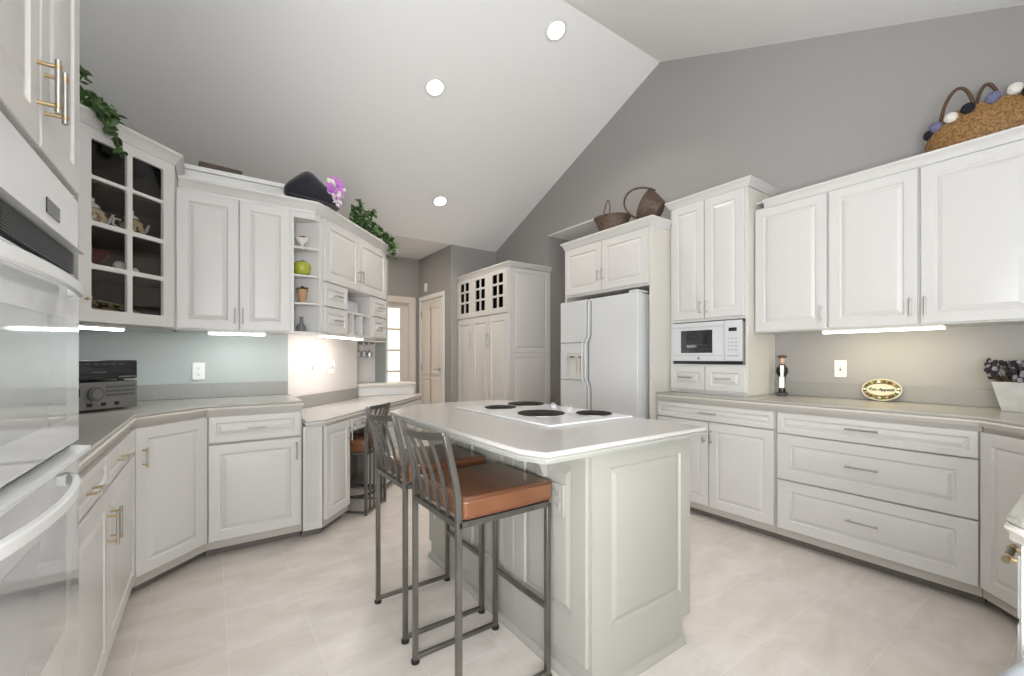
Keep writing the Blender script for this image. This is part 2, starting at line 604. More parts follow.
# bar nook: white back, return with shade put into its grey colour, half wall under the raised ledge
nk = MB()
nk.box((1.16, 4.93, 0), (1.60, 5.0, 2.5), WALLW)
struct(nk, 'wall_nook', smooth=0)
struct(MB().prism([(1.545, 4.92), (1.592, 4.70), (1.615, 4.70), (1.60, 4.93)], 0.93, 2.3, WALLB), 'wall_nook_return', smooth=0)
struct(MB().box((1.30, 4.72, 0), (1.94, 4.80, 0.888), WALLW), 'wall_half', smooth=0)
# south side: assumed sink window, unseen breakfast room with windows added for light
sw = MB()
sw.box((1.15, -0.62, 0), (1.5, -0.5, 2.774), WALLG)
sw.box((3.1, -0.62, 0), (XW, -0.5, 2.774), WALLG)
sw.box((1.5, -0.62, 0), (3.1, -0.5, 1.1), WALLG)
sw.box((1.5, -0.62, 2.15), (3.1, -0.5, 2.774), WALLG)
struct(sw, 'wall_south', smooth=0)
struct(MB().box((1.5, -0.6, 1.1), (3.1, -0.58, 2.15), FILLPANE), 'assumed_window_1', smooth=0)  # unseen, assumed above the sink; pane glows
struct(MB().box((-1.0, -4.3, 0), (4.0, -4.2, 2.774), WALLG), 'wall_rear', smooth=0)
wr = struct(MB().box((-0.5, -4.19, 0.4), (2.9, -4.17, 2.4), FILLPANE), 'added_window_2', smooth=0)  # added behind the camera, glows as soft fill
fr = MB()
for x in (-0.5, 0.63, 1.77, 2.9):
    fr.box((x - 0.04, -4.195, 0.36), (x + 0.04, -4.14, 2.44), TRIM)
for z in (0.4, 2.4):
    fr.box((-0.5, -4.195, z - 0.04), (2.9, -4.14, z + 0.04), TRIM)
fr.build('added_window_frame', wr)
struct(MB().box((-0.9, -1.85, 0.5), (-0.88, 0.15, 2.1), FILLPANE), 'added_window_3', smooth=0)  # unseen window added where its fill reaches the right cabinets

# closet door on the -x face of the closet block
dr = MB()
dr.box((2.835, 5.80, 0), (2.855, 5.87, 2.13), TRIM)
dr.box((2.835, 6.64, 0), (2.855, 6.72, 2.13), TRIM)
dr.box((2.835, 5.80, 2.13), (2.855, 6.72, 2.20), TRIM)
struct(dr, 'trim_closet', smooth=0, bevel=0.004)
cd = thing('door_1', None, None, (2.853, 6.635, 0), -PI / 2)
cd['kind'] = 'structure'
lf = MB()
Wd = 0.76
lf.box((0, -0.006, 0.01), (Wd, 0.0, 2.12), DOORW)
for (a, b) in ((0.10, 0.345), (0.415, 0.66)):
    for (z0, z1) in ((0.22, 0.86), (0.98, 1.98)):
        lf.panel(a - 0.05, z0 - 0.05, b + 0.05, z1 + 0.05, -0.004, 0.012, DOORW, (0.05,) * 4)
leaf = lf.build('door_leaf', cd, smooth=25)
lv = MB()
lv.cyl((0.69, -0.008, 1.03), (0.69, -0.03, 1.03), 0.027, NICKEL)
lv.cyl((0.69, -0.03, 1.03), (0.69, -0.055, 1.03), 0.010, NICKEL)
lv.tube([(0.69, -0.055, 1.03), (0.63, -0.058, 1.03), (0.575, -0.052, 1.032)], 0.009, NICKEL)
tag(lv.build('door_lever', leaf, smooth=50), 'dark metal lever')
hg = MB()
for z in (0.25, 1.05, 1.92):
    hg.cyl((0.006, -0.012, z - 0.045), (0.006, -0.012, z + 0.045), 0.007, NICKEL, 10)
hg.build('hinge', leaf)

# glazed corridor door in the end wall
fd = thing('door_2', None, None, (1.85, 6.80, 0), 0)
fd['kind'] = 'structure'
cs = MB()
cs.box((0.84, -0.05, 0), (0.94, -0.03, 2.10), DOORW)
cs.box((-0.09, -0.05, 2.10), (0.94, -0.03, 2.20), DOORW)
cs.box((-0.09, -0.05, 0), (0.0, -0.03, 2.10), DOORW)
cs.box((0.83, -0.03, 0), (0.85, 0.06, 2.12), DOORW)
cs.build('casing', fd, bevel=0.003)
ss = MB()
ss.box((0.0, 0.0, 0.0), (0.10, 0.035, 2.11), DOORW)
ss.box((0.69, 0.0, 0.0), (0.83, 0.035, 2.11), DOORW)
ss.box((0.10, 0.0, 2.01), (0.69, 0.035, 2.11), DOORW)
ss.box((0.10, 0.0, 0.0), (0.69, 0.035, 0.30), DOORW)
for k in range(1, 5):
    z = 0.30 + 0.342 * k
    ss.box((0.10, 0.004, z - 0.014), (0.69, 0.031, z + 0.014), DOORW)
ss.box((0.385, 0.004, 0.30), (0.405, 0.031, 2.01), DOORW)
ss.build('door_leaf', fd, bevel=0.002)
MB().box((0.10, 0.014, 0.30), (0.69, 0.02, 2.01), PANE).build('glass_pane', fd)  # emissive sheet stands in for daylight behind the door
ch = MB()
ch.box((2.83, 6.42, 2.27), (2.854, 6.50, 2.40), PLASTIC)
tag(ch.build('door_chime', bevel=0.006), 'small white door chime box on the wall above the closet door', 'chime')

# ================================================================== CEILING CANS


def can(px, py, label, power):
    sl_n = Vector((0, -SL if py > RY else SL, -1)).normalized()      # faces down into the room
    t = thing('recessed_light', label, 'ceiling light', (px, py, cz(py)), 0, 'recessed lights in the sloping ceiling')
    t.rotation_euler = (-sl_n).to_track_quat('Z', 'Y').to_euler()
    mb = MB()
    mb.lathe([(0.072, -0.002), (0.098, -0.002), (0.100, -0.006), (0.096, -0.010), (0.080, -0.011), (0.072, -0.007)], TRIM, n=40)
    mb.build('trim_ring', t, smooth=50)
    tag(MB().lathe([(0.001, -0.003), (0.074, -0.003), (0.074, -0.0075), (0.001, -0.0085)], BULB, n=40).build('lens', t), 'glowing white lens')
    l = bpy.data.lights.new('can_lamp', 'AREA')
    l.shape = 'DISK'
    l.size = 0.14
    l.energy = power
    l.color = (1.0, 0.90, 0.78)
    o = bpy.data.objects.new('can_lamp', l)
    col.objects.link(o)
    o.location = Vector((px, py, cz(py))) + sl_n * 0.03
    o.rotation_euler = (0, 0, 0)
    l.spread = R(120)
    return t


can(2.444, 2.819, 'round recessed ceiling light nearest the ridge of the vault', 7)
can(1.688, 3.631, 'round recessed ceiling light halfway down the slope', 7)
can(2.336, 4.88, 'round recessed ceiling light lowest on the slope, above the pantry cupboard', 6)
# unseen lamp added to warm the corridor beyond the partition
area('corridor_fill_lamp', (1.9, 6.1, 2.8), (0, 0, -1), 0.25, 0.25, 5, (1.0, 0.88, 0.74))

# ================================================================== LEFT SIDE: OVEN TOWER
XL = -0.305
TY0, TY1 = 0.82, 1.60
TW = TY1 - TY0
tw = thing('oven_cabinet', 'tall white cabinet housing the double wall oven at the left edge', 'cabinet', (XL, TY0, 0), PI / 2)
for a, b in ((0.0, 0.02), (TW - 0.02, TW)):
    MB().box((a, 0, 0.0), (b, 0.59, 2.46), WHITE).build('side_panel', tw, bevel=0.0015)
MB().box((0.02, 0.002, 1.622), (TW - 0.02, 0.59, 2.46), WHITE).build('upper_box', tw)
MB().box((0.02, 0.002, 0.055), (TW - 0.02, 0.59, 0.342), FRAME).build('lower_box', tw)
gx = 1.272 - TY0
front(tw, 'door', 0.004, 1.632, gx - 0.0025, 2.42, (gx - 0.024, 1.752, 'v'), bar=NICKEL, post=BRASS, L=0.108)
front(tw, 'door', gx + 0.0025, 1.632, TW - 0.004, 2.42, (gx + 0.026, 1.752, 'v'), bar=NICKEL, post=BRASS, L=0.108)
front(tw, 'drawer', 0.004, 0.08, TW - 0.004, 0.335)

ov = thing('double_wall_oven', 'white built in double wall oven with glossy glass doors at the left edge', 'oven', (XL, TY0, 0), PI / 2)
a, b = 0.024, TW - 0.024
MB().box((a, 0.0, 0.346), (b, 0.55, 1.618), DARKV).build('body', ov)
cpn = MB()
cpn.box((a, -0.022, 1.482), (b, 0.0, 1.610), OVENM)
cpn.prism_x([(-0.034, 1.474), (0.0, 1.474), (0.0, 1.484), (-0.022, 1.486)], a - 0.02, b + 0.014, OVENM)
cpanel = cpn.build('control_panel', ov, bevel=0.003)
tag(MB().box((1.305 - TY0, -0.0245, 1.508), (1.40 - TY0, -0.0215, 1.540), DISPLAY).build('display', cpanel), 'small dark display')
vg = MB()
vg.box((a, -0.006, 1.408), (b, 0.0, 1.474), BLACK)
for k in range(10):
    z = 1.418 + k * 0.0054
    vg.prism_x([(-0.016, z), (-0.004, z + 0.002), (-0.004, z + 0.004), (-0.016, z + 0.0022)], a, b, DARKV)
tag(vg.build('vent_grille', ov), 'dark slotted vent')


def oven_door(z0, z1, window, hz, hy0, hy1, bow):
    d = MB()
    d.box((a, -0.024, z0), (b, -0.001, z1), OVENG)
    o = d.build('oven_door', ov, bevel=0.004, seg=3)
    w_ = MB().box((a + 0.11, -0.0252, z0 + window[0]), (b - 0.13, -0.0238, z1 - window[1]), OVENW)
    tag(w_.build('door_window', o, bevel=0.001), 'darker glass window')
    h_ = MB()
    pth = []
    for k in range(17):
        u = k / 16
        e = 0.012 + bow * math.sin(PI * u) ** 0.55
        pth.append((hy0 + (hy1 - hy0) * u - TY0, -0.024 - e, hz))
    rings = []
    for (x, y, z) in pth:
        rings.append([(x, y - 0.008, z - 0.011), (x, y + 0.006, z - 0.014), (x, y + 0.006, z + 0.014), (x, y - 0.008, z + 0.011)])
    rings = [list(reversed(r_)) for r_ in rings]
    h_.loops(rings, OVENM)
    for hy in (hy0 + 0.02, hy1 - 0.02):
        h_.box((hy - TY0 - 0.018, -0.04, hz - 0.012), (hy - TY0 + 0.018, -0.022, hz + 0.012), OVENM)
    h_.build('handle', o, smooth=40, bevel=0.003)
    return o


oven_door(0.985, 1.402, (0.07, 0.11), 1.362, 0.90, 1.50, 0.026)
tr = MB()
tr.box((a, -0.008, 0.945), (b, 0.0, 0.985), BLACK)
tr.prism_x([(-0.044, 0.958), (-0.004, 0.957), (-0.004, 0.972), (-0.044, 0.967)], a - 0.01, b + 0.014, OVENM)
tr.build('middle_trim', ov)
oven_door(0.362, 0.944, (0.2, 0.11), 0.925, 0.86, 1.40, 0.044)

# ================================================================== LEFT BASE RUN
XB = -0.325
BL = 1.228
c = base_unit('white base cabinet with two drawers over two doors beside the wall oven', (XB, TY1, 0), PI / 2, BL, 0.565)
s_ = 2.125 - TY1
hk = dict(bar=NICKEL, post=BRASS)
front(c, 'drawer', 0.008, 0.735, s_ - 0.003, 0.848, (1.83 - TY1, 0.79, 'h'), L=0.11, **hk)
front(c, 'drawer', s_ + 0.003, 0.735, BL - 0.015, 0.848, (2.37 - TY1, 0.79, 'h'), L=0.11, **hk)
front(c, 'door', 0.008, 0.105, s_ - 0.003, 0.722, (s_ - 0.03, 0.585, 'v'), L=0.12, **hk)
front(c, 'door', s_ + 0.003, 0.105, BL - 0.015, 0.722, (s_ + 0.04, 0.585, 'v'), L=0.12, **hk)

# angled corner base
c = thing('corner_base_cabinet', 'angled white corner base cabinet with one tall door and brass handle', 'cabinet', (XB, 2.828, 0), PI / 4)
cwid = 0.305 * math.sqrt(2)
inv = Matrix.Rotation(-PI / 4, 4, 'Z')


def loc2(p, base=(XB, 2.828)):
    v_ = inv @ Vector((p[0] - base[0], p[1] - base[1], 0))
    return (v_.x, v_.y)


poly = [loc2(p) for p in ((XB, 2.829), (-0.021, 3.132), (-0.021, 3.715), (-0.90, 3.715), (-0.90, 2.829))]
MB().prism(poly, 0.055, 0.874, FRAME).build('body', c)
MB().prism([(0.02, 0.06), (cwid - 0.02, 0.06), (cwid - 0.1, 0.4), (0.1, 0.4)], 0, 0.055, TOE).build('toe_kick', c)
front(c, 'door', 0.012, 0.105, cwid - 0.012, 0.848, (0.045, 0.70, 'v'), bar=NICKEL, post=BRASS, L=0.1)

# back base
c = base_unit('white base cabinet with one wide drawer over one door on the back wall', (-0.02, 3.133, 0), 0, 0.518, 0.583)
front(c, 'drawer', 0.012, 0.692, 0.508, 0.848, (0.26, 0.772, 'h'))
front(c, 'door', 0.012, 0.105, 0.508, 0.680, (0.482, 0.60, 'v'), L=0.115)


# ------------------------------------------------------------------ worktops
def worktop(name, label, poly, zt, mt, mband, mlow, th=0.046, under=None):
    t = thing(name, label, 'countertop', (0, 0, 0))
    ins = lambda d: offset_path(poly, -d, True)
    mb = MB()
    mb.prism(ins(0.003), zt - 0.018, zt, mt)
    mb.build('slab', t, bevel=0.006, seg=3)
    mb = MB()
    mb.prism(ins(0.0), zt - 0.030, zt - 0.0175, mband)
    tag(mb.build('edge_band', t, bevel=0.004, seg=2), 'white edge stripe')
    mb = MB()
    mb.prism(ins(0.006), zt - th, zt - 0.0295, under or mlow)
    mb.build('edge_base', t)
    return t


lw = worktop('countertop', 'grey speckled countertop along the left cabinets under the stereo', [(-0.300, 1.602), (-0.300, 2.818), (-0.010, 3.108), (0.508, 3.108), (0.508, 3.717), (-0.902, 3.717), (-0.902, 1.602)], 0.92, TOP, BAND, FRAME)
mb = MB()
mb.box((-0.88, 3.698, 0.9205), (0.49, 3.7185, 1.022), SPLASH)
mb.box((-0.902, 1.602, 0.9205), (-0.882, 3.717, 1.022), SPLASH)
mb.build('backsplash', lw, bevel=0.002)

# ================================================================== GLASS CORNER CABINET
G0 = (-0.575, 2.995)
GW = 0.395 * math.sqrt(2)
g = thing('glass_display_cabinet', 'tall corner wall cabinet with eight pane glass door and brown inside', 'cabinet', (*G0, 0), PI / 4)
pl = lambda p: loc2(p, G0)
ZB, ZT = 1.375, 2.40
pts = [pl(p) for p in (G0, (-0.18, 3.39), (-0.18, 3.715), (-0.90, 3.715), (-0.90, 2.995))]
mb = MB()
for (p, q_) in ((1, 2), (2, 3), (3, 4), (4, 0)):
    P_, Q_ = Vector(pts[p]), Vector(pts[q_])
    d_ = (Q_ - P_).normalized() * 0.015
    n_ = Vector((-d_.y, d_.x))
    P2, Q2 = P_ + n_, Q_ + n_
    mb.prism([tuple(P_), tuple(Q_), tuple(Q2), tuple(P2)], ZB, ZT, WHITE)
    P3, Q3 = P2 + n_ * 0.05, Q2 + n_ * 0.05
    mb.prism([tuple(P2), tuple(Q2), tuple(Q3), tuple(P3)], ZB + 0.015, ZT - 0.015, INTERIOR)
mb.prism(pts, ZT - 0.02, ZT, WHITE)
mb.prism(pts, ZB, ZB + 0.02, WHITE)
ipts = offset_path(pts, -0.017, True)
mb.prism(ipts, ZB + 0.02, ZB + 0.024, INTSHELF)
mb.prism(ipts, ZT - 0.024, ZT - 0.02, INTERIOR)
mb.build('body', g)
GSH = [1.674, 1.897, 2.134]
for z in GSH:
    MB().prism(offset_path(pts, -0.03, True), z - 0.009, z + 0.009, INTSHELF).build('shelf', g)
ff = MB()
ff.box((0.0, 0.0, ZB), (0.03, 0.018, ZT), WHITE)
ff.box((GW - 0.03, 0.0, ZB), (GW, 0.018, ZT), WHITE)
ff.box((0.03, 0.0, ZT - 0.05), (GW - 0.03, 0.018, ZT), WHITE)
ff.box((0.03, 0.0, ZB), (GW - 0.03, 0.018, ZB + 0.03), WHITE)
ff.build('face_frame', g)


def glass_door(parent, x0, z0, x1, z1, cols, rows, t=0.021, name='door', inner=None):
    """cols / rows: lists of (lo, hi) pane openings"""
    mb_ = MB()
    y1, y0 = -0.001, -0.001 - t
    mb_.box((x0, y0, z0), (cols[0][0], y1, z1), WHITE)
    mb_.box((cols[-1][1], y0, z0), (x1, y1, z1), WHITE)
    mb_.box((cols[0][0], y0, z0), (cols[-1][1], y1, rows[0][0]), WHITE)
    mb_.box((cols[0][0], y0, rows[-1][1]), (cols[-1][1], y1, z1), WHITE)
    for k in range(len(cols) - 1):
        mb_.box((cols[k][1], y0 + 0.002, rows[0][0]), (cols[k + 1][0], y1, rows[-1][1]), WHITE)
    for k in range(len(rows) - 1):
        for lo, hi in cols:
            mb_.box((lo, y0 + 0.002, rows[k][1]), (hi, y1, rows[k + 1][0]), WHITE)
    # rounded pane corners
    for lo, hi in cols:
        for rl, rh in rows:
            rr = min(0.012, (hi - lo) * 0.12)
            for sx, ex in ((1, lo), (-1, hi)):
                for sz, ez in ((1, rl), (-1, rh)):
                    pp = [(ex, ez)] + [(ex + sx * rr * (1 - math.sin(u)), ez + sz * rr * (1 - math.cos(u))) for u in (0, PI / 8, PI / 4, 3 * PI / 8, PI / 2)][::-1]
                    if sx * sz < 0:
                        pp = pp[::-1]
                    mb_.prism_y(pp[::-1], y0 + 0.002, y1, WHITE)
    d = mb_.build(name, parent, bevel=0.0)
    gp = MB().box((cols[0][0] - 0.004, -0.008, rows[0][0] - 0.004), (cols[-1][1] + 0.004, -0.005, rows[-1][1] + 0.004), GLASS)
    gp.build('glass_pane', d)
    return d


gd = glass_door(g, 0.03, ZB + 0.012, GW - 0.022, 2.385, [(0.088, 0.265), (0.292, 0.469)], [(1.452, 1.662), (1.686, 1.885), (1.909, 2.125), (2.143, 2.33)])
kb = MB()
kb.cyl((0.058, -0.021, 1.50), (0.058, -0.04, 1.50), 0.004, BRASS)
kb.ball((0.058, -0.043, 1.50), 0.009, BRASS)
tag(kb.build('knob', gd), 'small brass knob')
cm = MB()
sweep(cm, crown_prof(2.395, 0.07, 0.042), [pl((-0.575, 2.9951)), pl((-0.18, 3.39)), pl((-0.18, 3.66))], WHITE)
cm.prism(pts, 2.452, 2.465, WHITE)
cm.build('crown_molding', g, smooth=25)


def gpt(s, d):
    """world xy of a point s along the glass cabinet front, d deep"""
    return (G0[0] + (s - d) * 0.70711, G0[1] + (s + d) * 0.70711)


# ---- crockery inside
def teapot(name, label, xy, z, s, mb_body, mlid, rz=0.0):
    t = thing(name, label, 'teapot', (*xy, z), rz, 'pieces inside the glass corner cabinet')
    MB().lathe([(0.02 * s, 0), (0.045 * s, 0.012 * s), (0.056 * s, 0.04 * s), (0.05 * s, 0.07 * s), (0.03 * s, 0.088 * s)], mb_body).build('body', t, smooth=60)
    MB().lathe([(0.032 * s, 0.087 * s), (0.028 * s, 0.10 * s), (0.012 * s, 0.112 * s), (0.008 * s, 0.118 * s), (0.013 * s, 0.128 * s), (0.002 * s, 0.138 * s)], mlid).build('lid', t, smooth=60)
    MB().tube([(0.048 * s, 0, 0.03 * s), (0.075 * s, 0, 0.05 * s), (0.09 * s, 0, 0.085 * s)], [0.012 * s, 0.008 * s, 0.006 * s], mlid).build('spout', t, smooth=60)
    MB().tube([(-0.045 * s, 0, 0.07 * s), (-0.08 * s, 0, 0.07 * s), (-0.085 * s, 0, 0.04 * s), (-0.05 * s, 0, 0.025 * s)], 0.005 * s, mlid).build('handle', t, smooth=60)
    return t


teapot('teapot', 'brown and white figured teapot behind the left pane of the second row', gpt(0.19, 0.12), 1.907, 1.2, CERBR, CERAM, PI / 4)
teapot('teapot', 'dark flowered teapot with pale lid behind the right pane of the second row', gpt(0.38, 0.10), 1.907, 1.15, CERBL, CERAM, PI / 4)
bw = MB().lathe([(0.03, 0), (0.035, 0.006), (0.075, 0.05), (0.11, 0.10), (0.105, 0.10), (0.07, 0.052), (0.004, 0.012)], CERRD)
o = bw.build('bowl', smooth=60)
o.location = (*gpt(0.19, 0.16), 1.684)
tag(o, 'dark red bowl behind the left pane of the third row', 'bowl', 'pieces inside the glass corner cabinet')


def goblet(xy, z, s, label, m=CRYSTAL, group='pieces inside the glass corner cabinet'):
    o_ = MB().lathe([(0.03 * s, 0), (0.03 * s, 0.003 * s), (0.005 * s, 0.01 * s), (0.004 * s, 0.06 * s), (0.028 * s, 0.085 * s), (0.033 * s, 0.11 * s), (0.028 * s, 0.145 * s),
                     (0.0265 * s, 0.145 * s), (0.031 * s, 0.11 * s), (0.026 * s, 0.087 * s), (0.002 * s, 0.07 * s)], m, n=16).build('wine_glass', smooth=60)
    o_.location = (*xy, z)
    return tag(o_, label, 'glass', group)


goblet(gpt(0.125, 0.06), 1.684, 0.75, 'small clear stem glass beside the dark red bowl')
for s, r_, lab in ((0.315, 0.030, 'larger white ceramic egg on the third shelf of the glass cabinet'), (0.40, 0.021, 'smaller white ceramic egg on the third shelf of the glass cabinet')):
    o = MB().ball((0, 0, r_ * 1.15), r_, CERAM, s=(1, 1, 1.15)).build('ceramic_egg', smooth=80)
    o.location = (*gpt(s, 0.1), 1.684)
    tag(o, lab, 'ornament', 'pieces inside the glass corner cabinet')
t = thing('lemon_figurine', 'glazed figurine with a yellow lemon behind the lowest left pane', 'ornament', (*gpt(0.15, 0.11), 1.400), PI / 4, 'pieces inside the glass corner cabinet')
MB().ball((0, 0, 0.034), 0.034, LEMON, s=(1.4, 1, 1)).build('lemon', t, smooth=80)
MB().ball((-0.01, 0, 0.085), 0.026, LEAF, s=(1.2, 1, 0.9)).build('leaf_tuft', t, smooth=80)
MB().ball((0.012, 0, 0.125), 0.022, CERAM).build('flower', t, smooth=80)
o = MB().lathe([(0.05, 0.0), (0.07, 0.004), (0.135, 0.016), (0.137, 0.019), (0.128, 0.02), (0.068, 0.008), (0.002, 0.006)], CERBL, n=40)
o.tube([(0.134 * math.cos(k * PI / 24), 0.134 * math.sin(k * PI / 24), 0.019) for k in range(48)], 0.004, LEMON, n=6, closed=True)
o = o.build('plate', smooth=50)
o.location = (*gpt(0.36, 0.20), 1.468)
o.rotation_euler = (R(25), 0, PI / 4)
o.location.z = 1.400 + 0.062
tag(o, 'dark yellow rimmed plate tilted in the bottom of the glass corner cabinet', 'plate', 'pieces inside the glass corner cabinet')

# ================================================================== BACK UPPERS
c = thing('wall_cabinet', 'white two door wall cabinet on the back wall above the outlet', 'cabinet', (-0.18, 3.39, 0), 0, 'white wall cabinets')
carcass(c, 0.6498, 0.325, 1.378, 2.262)
front(c, 'door', 0.008, 1.386, 0.334, 2.245, (0.316, 1.475, 'v'))
front(c, 'door', 0.340, 1.386, 0.640, 2.245, (0.358, 1.475, 'v'))

sh = thing('open_shelf_unit', 'open white angled shelf unit between the two wall cabinets', 'shelf', (0.47, 3.39, 0), 0)
pp = [(0.0185, 0.001), (0.153, 0.001), (0.2055, 0.0435), (0.0185, 0.213)]
mb = MB()
mb.box((0.0, 0.0, 1.378), (0.018, 0.236, 2.262), WHITE)
mb.prism([(0.0185, 0.2185), (0.0185, 0.199), (0.194, 0.037), (0.207, 0.0445)], 1.379, 2.261, WHITE)
mb.prism(pp, 2.205, 2.262, WHITE)
mb.prism(pp, 1.378, 1.392, WHITE)
mb.build('body', sh)
SHZ = [1.60, 1.80, 2.0]
for z in SHZ:
    MB().prism([(0.018, 0.003), (0.150, 0.003), (0.193, 0.036), (0.018, 0.195)], z - 0.014, z, WHITE).build('shelf', sh, bevel=0.003)

t = thing('footed_bowl', 'little white footed bowl of red sweets on the top open shelf', 'bowl', (0.55, 3.45, 2.0))
MB().lathe([(0.022, 0), (0.022, 0.004), (0.008, 0.012), (0.008, 0.028), (0.03, 0.045), (0.046, 0.07), (0.043, 0.07), (0.028, 0.05), (0.002, 0.04)], CERAM).build('bowl', t, smooth=60)
fb = MB()
for k in range(9):
    a_ = k * 2 * PI / 9
    fb.ball((0.028 * math.cos(a_), 0.028 * math.sin(a_), 0.074), 0.012, (REDP, BLACKP, CERAM)[k % 3], n=8, k=5)
fb.build('filling', t, smooth=80)
t = thing('ceramic_apple', 'yellow green ceramic apple on the second open shelf', 'ornament', (0.55, 3.46, 1.80))
MB().lathe([(0.012, 0.004), (0.03, 0.0), (0.052, 0.02), (0.062, 0.055), (0.056, 0.088), (0.032, 0.104), (0.012, 0.098), (0.002, 0.092)], APPLE, n=28).build('body', t, smooth=80)
MB().tube([(0, 0, 0.092), (0.002, 0, 0.108), (0.008, 0, 0.118)], 0.0035, STEM, n=8).build('stem', t)


def leaf(mb_, c_, d_, n_, L, m=LEAF):
    c_, d_, n_ = Vector(c_), Vector(d_).normalized(), Vector(n_).normalized()
    s_2 = d_.cross(n_).normalized()
    n2 = s_2.cross(d_)
    W = L * 0.42
    pts_ = [c_, c_ + d_ * L * 0.3 + s_2 * W - n2 * L * 0.06, c_ + d_ * L * 0.68 + s_2 * W * 0.7 - n2 * L * 0.1, c_ + d_ * L - n2 * L * 0.16,
            c_ + d_ * L * 0.68 - s_2 * W * 0.7 - n2 * L * 0.1, c_ + d_ * L * 0.3 - s_2 * W - n2 * L * 0.06, c_ + d_ * L * 0.5 + n2 * L * 0.05]
    low = [p_ - n2 * 0.0012 for p_ in pts_]
    mb_.add([tuple(p_) for p_ in pts_] + [tuple(p_) for p_ in low],
            [(0, 1, 6), (1, 2, 6), (2, 3, 6), (3, 4, 6), (4, 5, 6), (5, 0, 6)] + [(8, 7, 13), (9, 8, 13), (10, 9, 13), (11, 10, 13), (12, 11, 13), (7, 12, 13)]
            + [(i + 7, (i + 1) % 6 + 7, (i + 1) % 6, i) for i in range(6)], m)


def rv(s=1.0):
    return Vector((random.uniform(-s, s), random.uniform(-s, s), random.uniform(-s, s)))


t = thing('potted_plant', 'tiny plant in a terracotta pot on the third open shelf', 'plant', (0.552, 3.455, 1.60))
MB().lathe([(0.022, 0), (0.034, 0.085), (0.038, 0.085), (0.038, 0.1), (0.033, 0.1), (0.03, 0.088), (0.002, 0.088)], TERRA).build('pot', t, smooth=50)
fb = MB()
for k in range(46):
    d_ = rv()
    d_.z = abs(d_.z) * 0.7
    leaf(fb, Vector((0, 0, 0.092)) + d_ * 0.02, d_ + Vector((0, 0, 0.1)), (0, 0, 1), random.uniform(0.018, 0.03))
fb.build('foliage', t, smooth=0)
o = MB().lathe([(0.03, 0), (0.034, 0.01), (0.033, 0.035), (0.014, 0.066), (0.011, 0.10), (0.014, 0.104), (0.014, 0.108), (0.003, 0.108)], GREYG, n=20).build('bottle', smooth=50)
o.location = (0.545, 3.45, 1.392)
tag(o, 'small smoky grey glass bottle on the lowest open shelf', 'bottle')

# desk uppers
D0 = (0.64, 3.39)
RZD = PI / 2 - A42
du = thing('desk_wall_cabinet', 'white wall cabinet with doors, small drawers and cubbyholes above the desk', 'cabinet', (*D0, 0), RZD)
UW = 1.165
ZL = 1.385
mb = MB()
mb.box((0.06, 0.0, 1.768), (UW, 0.325, 2.262), WHITE)
mb.box((0.06, 0.0, ZL), (0.415, 0.325, 1.768), WHITE)
mb.box((0.862, 0.0, ZL), (UW, 0.325, 1.768), WHITE)
mb.box((0.415, 0.30, ZL), (0.862, 0.325, 1.768), WHITE)
mb.box((0.415, 0.0, ZL), (0.862, 0.30, ZL + 0.016), WHITE)
mb.box((0.415, 0.002, 1.575), (0.862, 0.30, 1.592), WHITE)
for x in (0.54, 0.70):
    mb.box((x - 0.008, 0.002, ZL + 0.016), (x + 0.008, 0.30, 1.575), WHITE)
mb.build('body', du, bevel=0.001)
front(du, 'door', 0.072, 1.778, 0.598, 2.245, (0.577, 1.90, 'v'))
front(du, 'door', 0.604, 1.778, 1.157, 2.245, (0.626, 1.90, 'v'))
for x0, x1 in ((0.072, 0.405), (0.872, 1.157)):
    for z0, z1 in ((1.592, 1.766), (1.397, 1.583)):
        front(du, 'drawer', x0, z0, x1, z1, ((x0 + x1) / 2, (z0 + z1) / 2, 'h'), L=0.10)
for z in (1.46, 1.70, 1.95, 2.2):
    es = MB()
    arc = [(UW + 0.085 * math.cos(u), 0.30 - 0.20 * math.sin(u)) for u in [k * PI / 12 for k in range(7)]]
    es.prism([(UW, 0.30)] + [(UW, 0.1)] + list(reversed(arc))[0:], z, z + 0.016, WHITE)
    es.build('corner_shelf', du)


def dpt(s, d, base=D0):
    return (base[0] + s * DX - d * NX, base[1] + s * DY - d * NY)


for z, r_, lab in ((2.216, 0.022, 'dark green little bottle on the top rounded end shelf'), (1.966, 0.022, 'dark blue little bottle on the second rounded end shelf'), (1.716, 0.02, 'dark blue little bottle on the third rounded end shelf')):
    o = MB().lathe([(r_ * 0.9, 0), (r_, 0.01), (r_, 0.06), (0.008, 0.085), (0.008, 0.11), (0.002, 0.11)], BLUEG, n=16).build('bottle', smooth=50)
    o.location = (*dpt(UW + 0.04, 0.22), z)
    tag(o, lab, 'bottle', 'bottles on the rounded end shelves')
o = MB().box((-0.12, -0.05, 0), (0.12, 0.05, 0.10), PAPER).build('paper_box', bevel=0.004)
o.location = (*dpt(0.60, 0.10), 1.592)
o.rotation_euler = (0, 0, RZD)
tag(o, 'grey white paper box in the upper cubbyhole', 'box')
for x, z_, tt, lab in ((0.478, 0.12, 0.05, 'narrow stack of papers in the left small cubbyhole'), (0.62, 0.15, 0.09, 'thick white paper stack in the middle small cubbyhole'), (0.78, 0.11, 0.10, 'grey box of notes in the right small cubbyhole')):
    o = MB().box((-tt / 2, -0.08, 0), (tt / 2, 0.08, z_), PAPER).build('paper_stack', bevel=0.002)
    o.location = (*dpt(x, 0.13), ZL + 0.0165)
    o.rotation_euler = (0, 0, RZD)
    tag(o, lab, 'papers', 'papers in the small cubbyholes')
sr = MB()
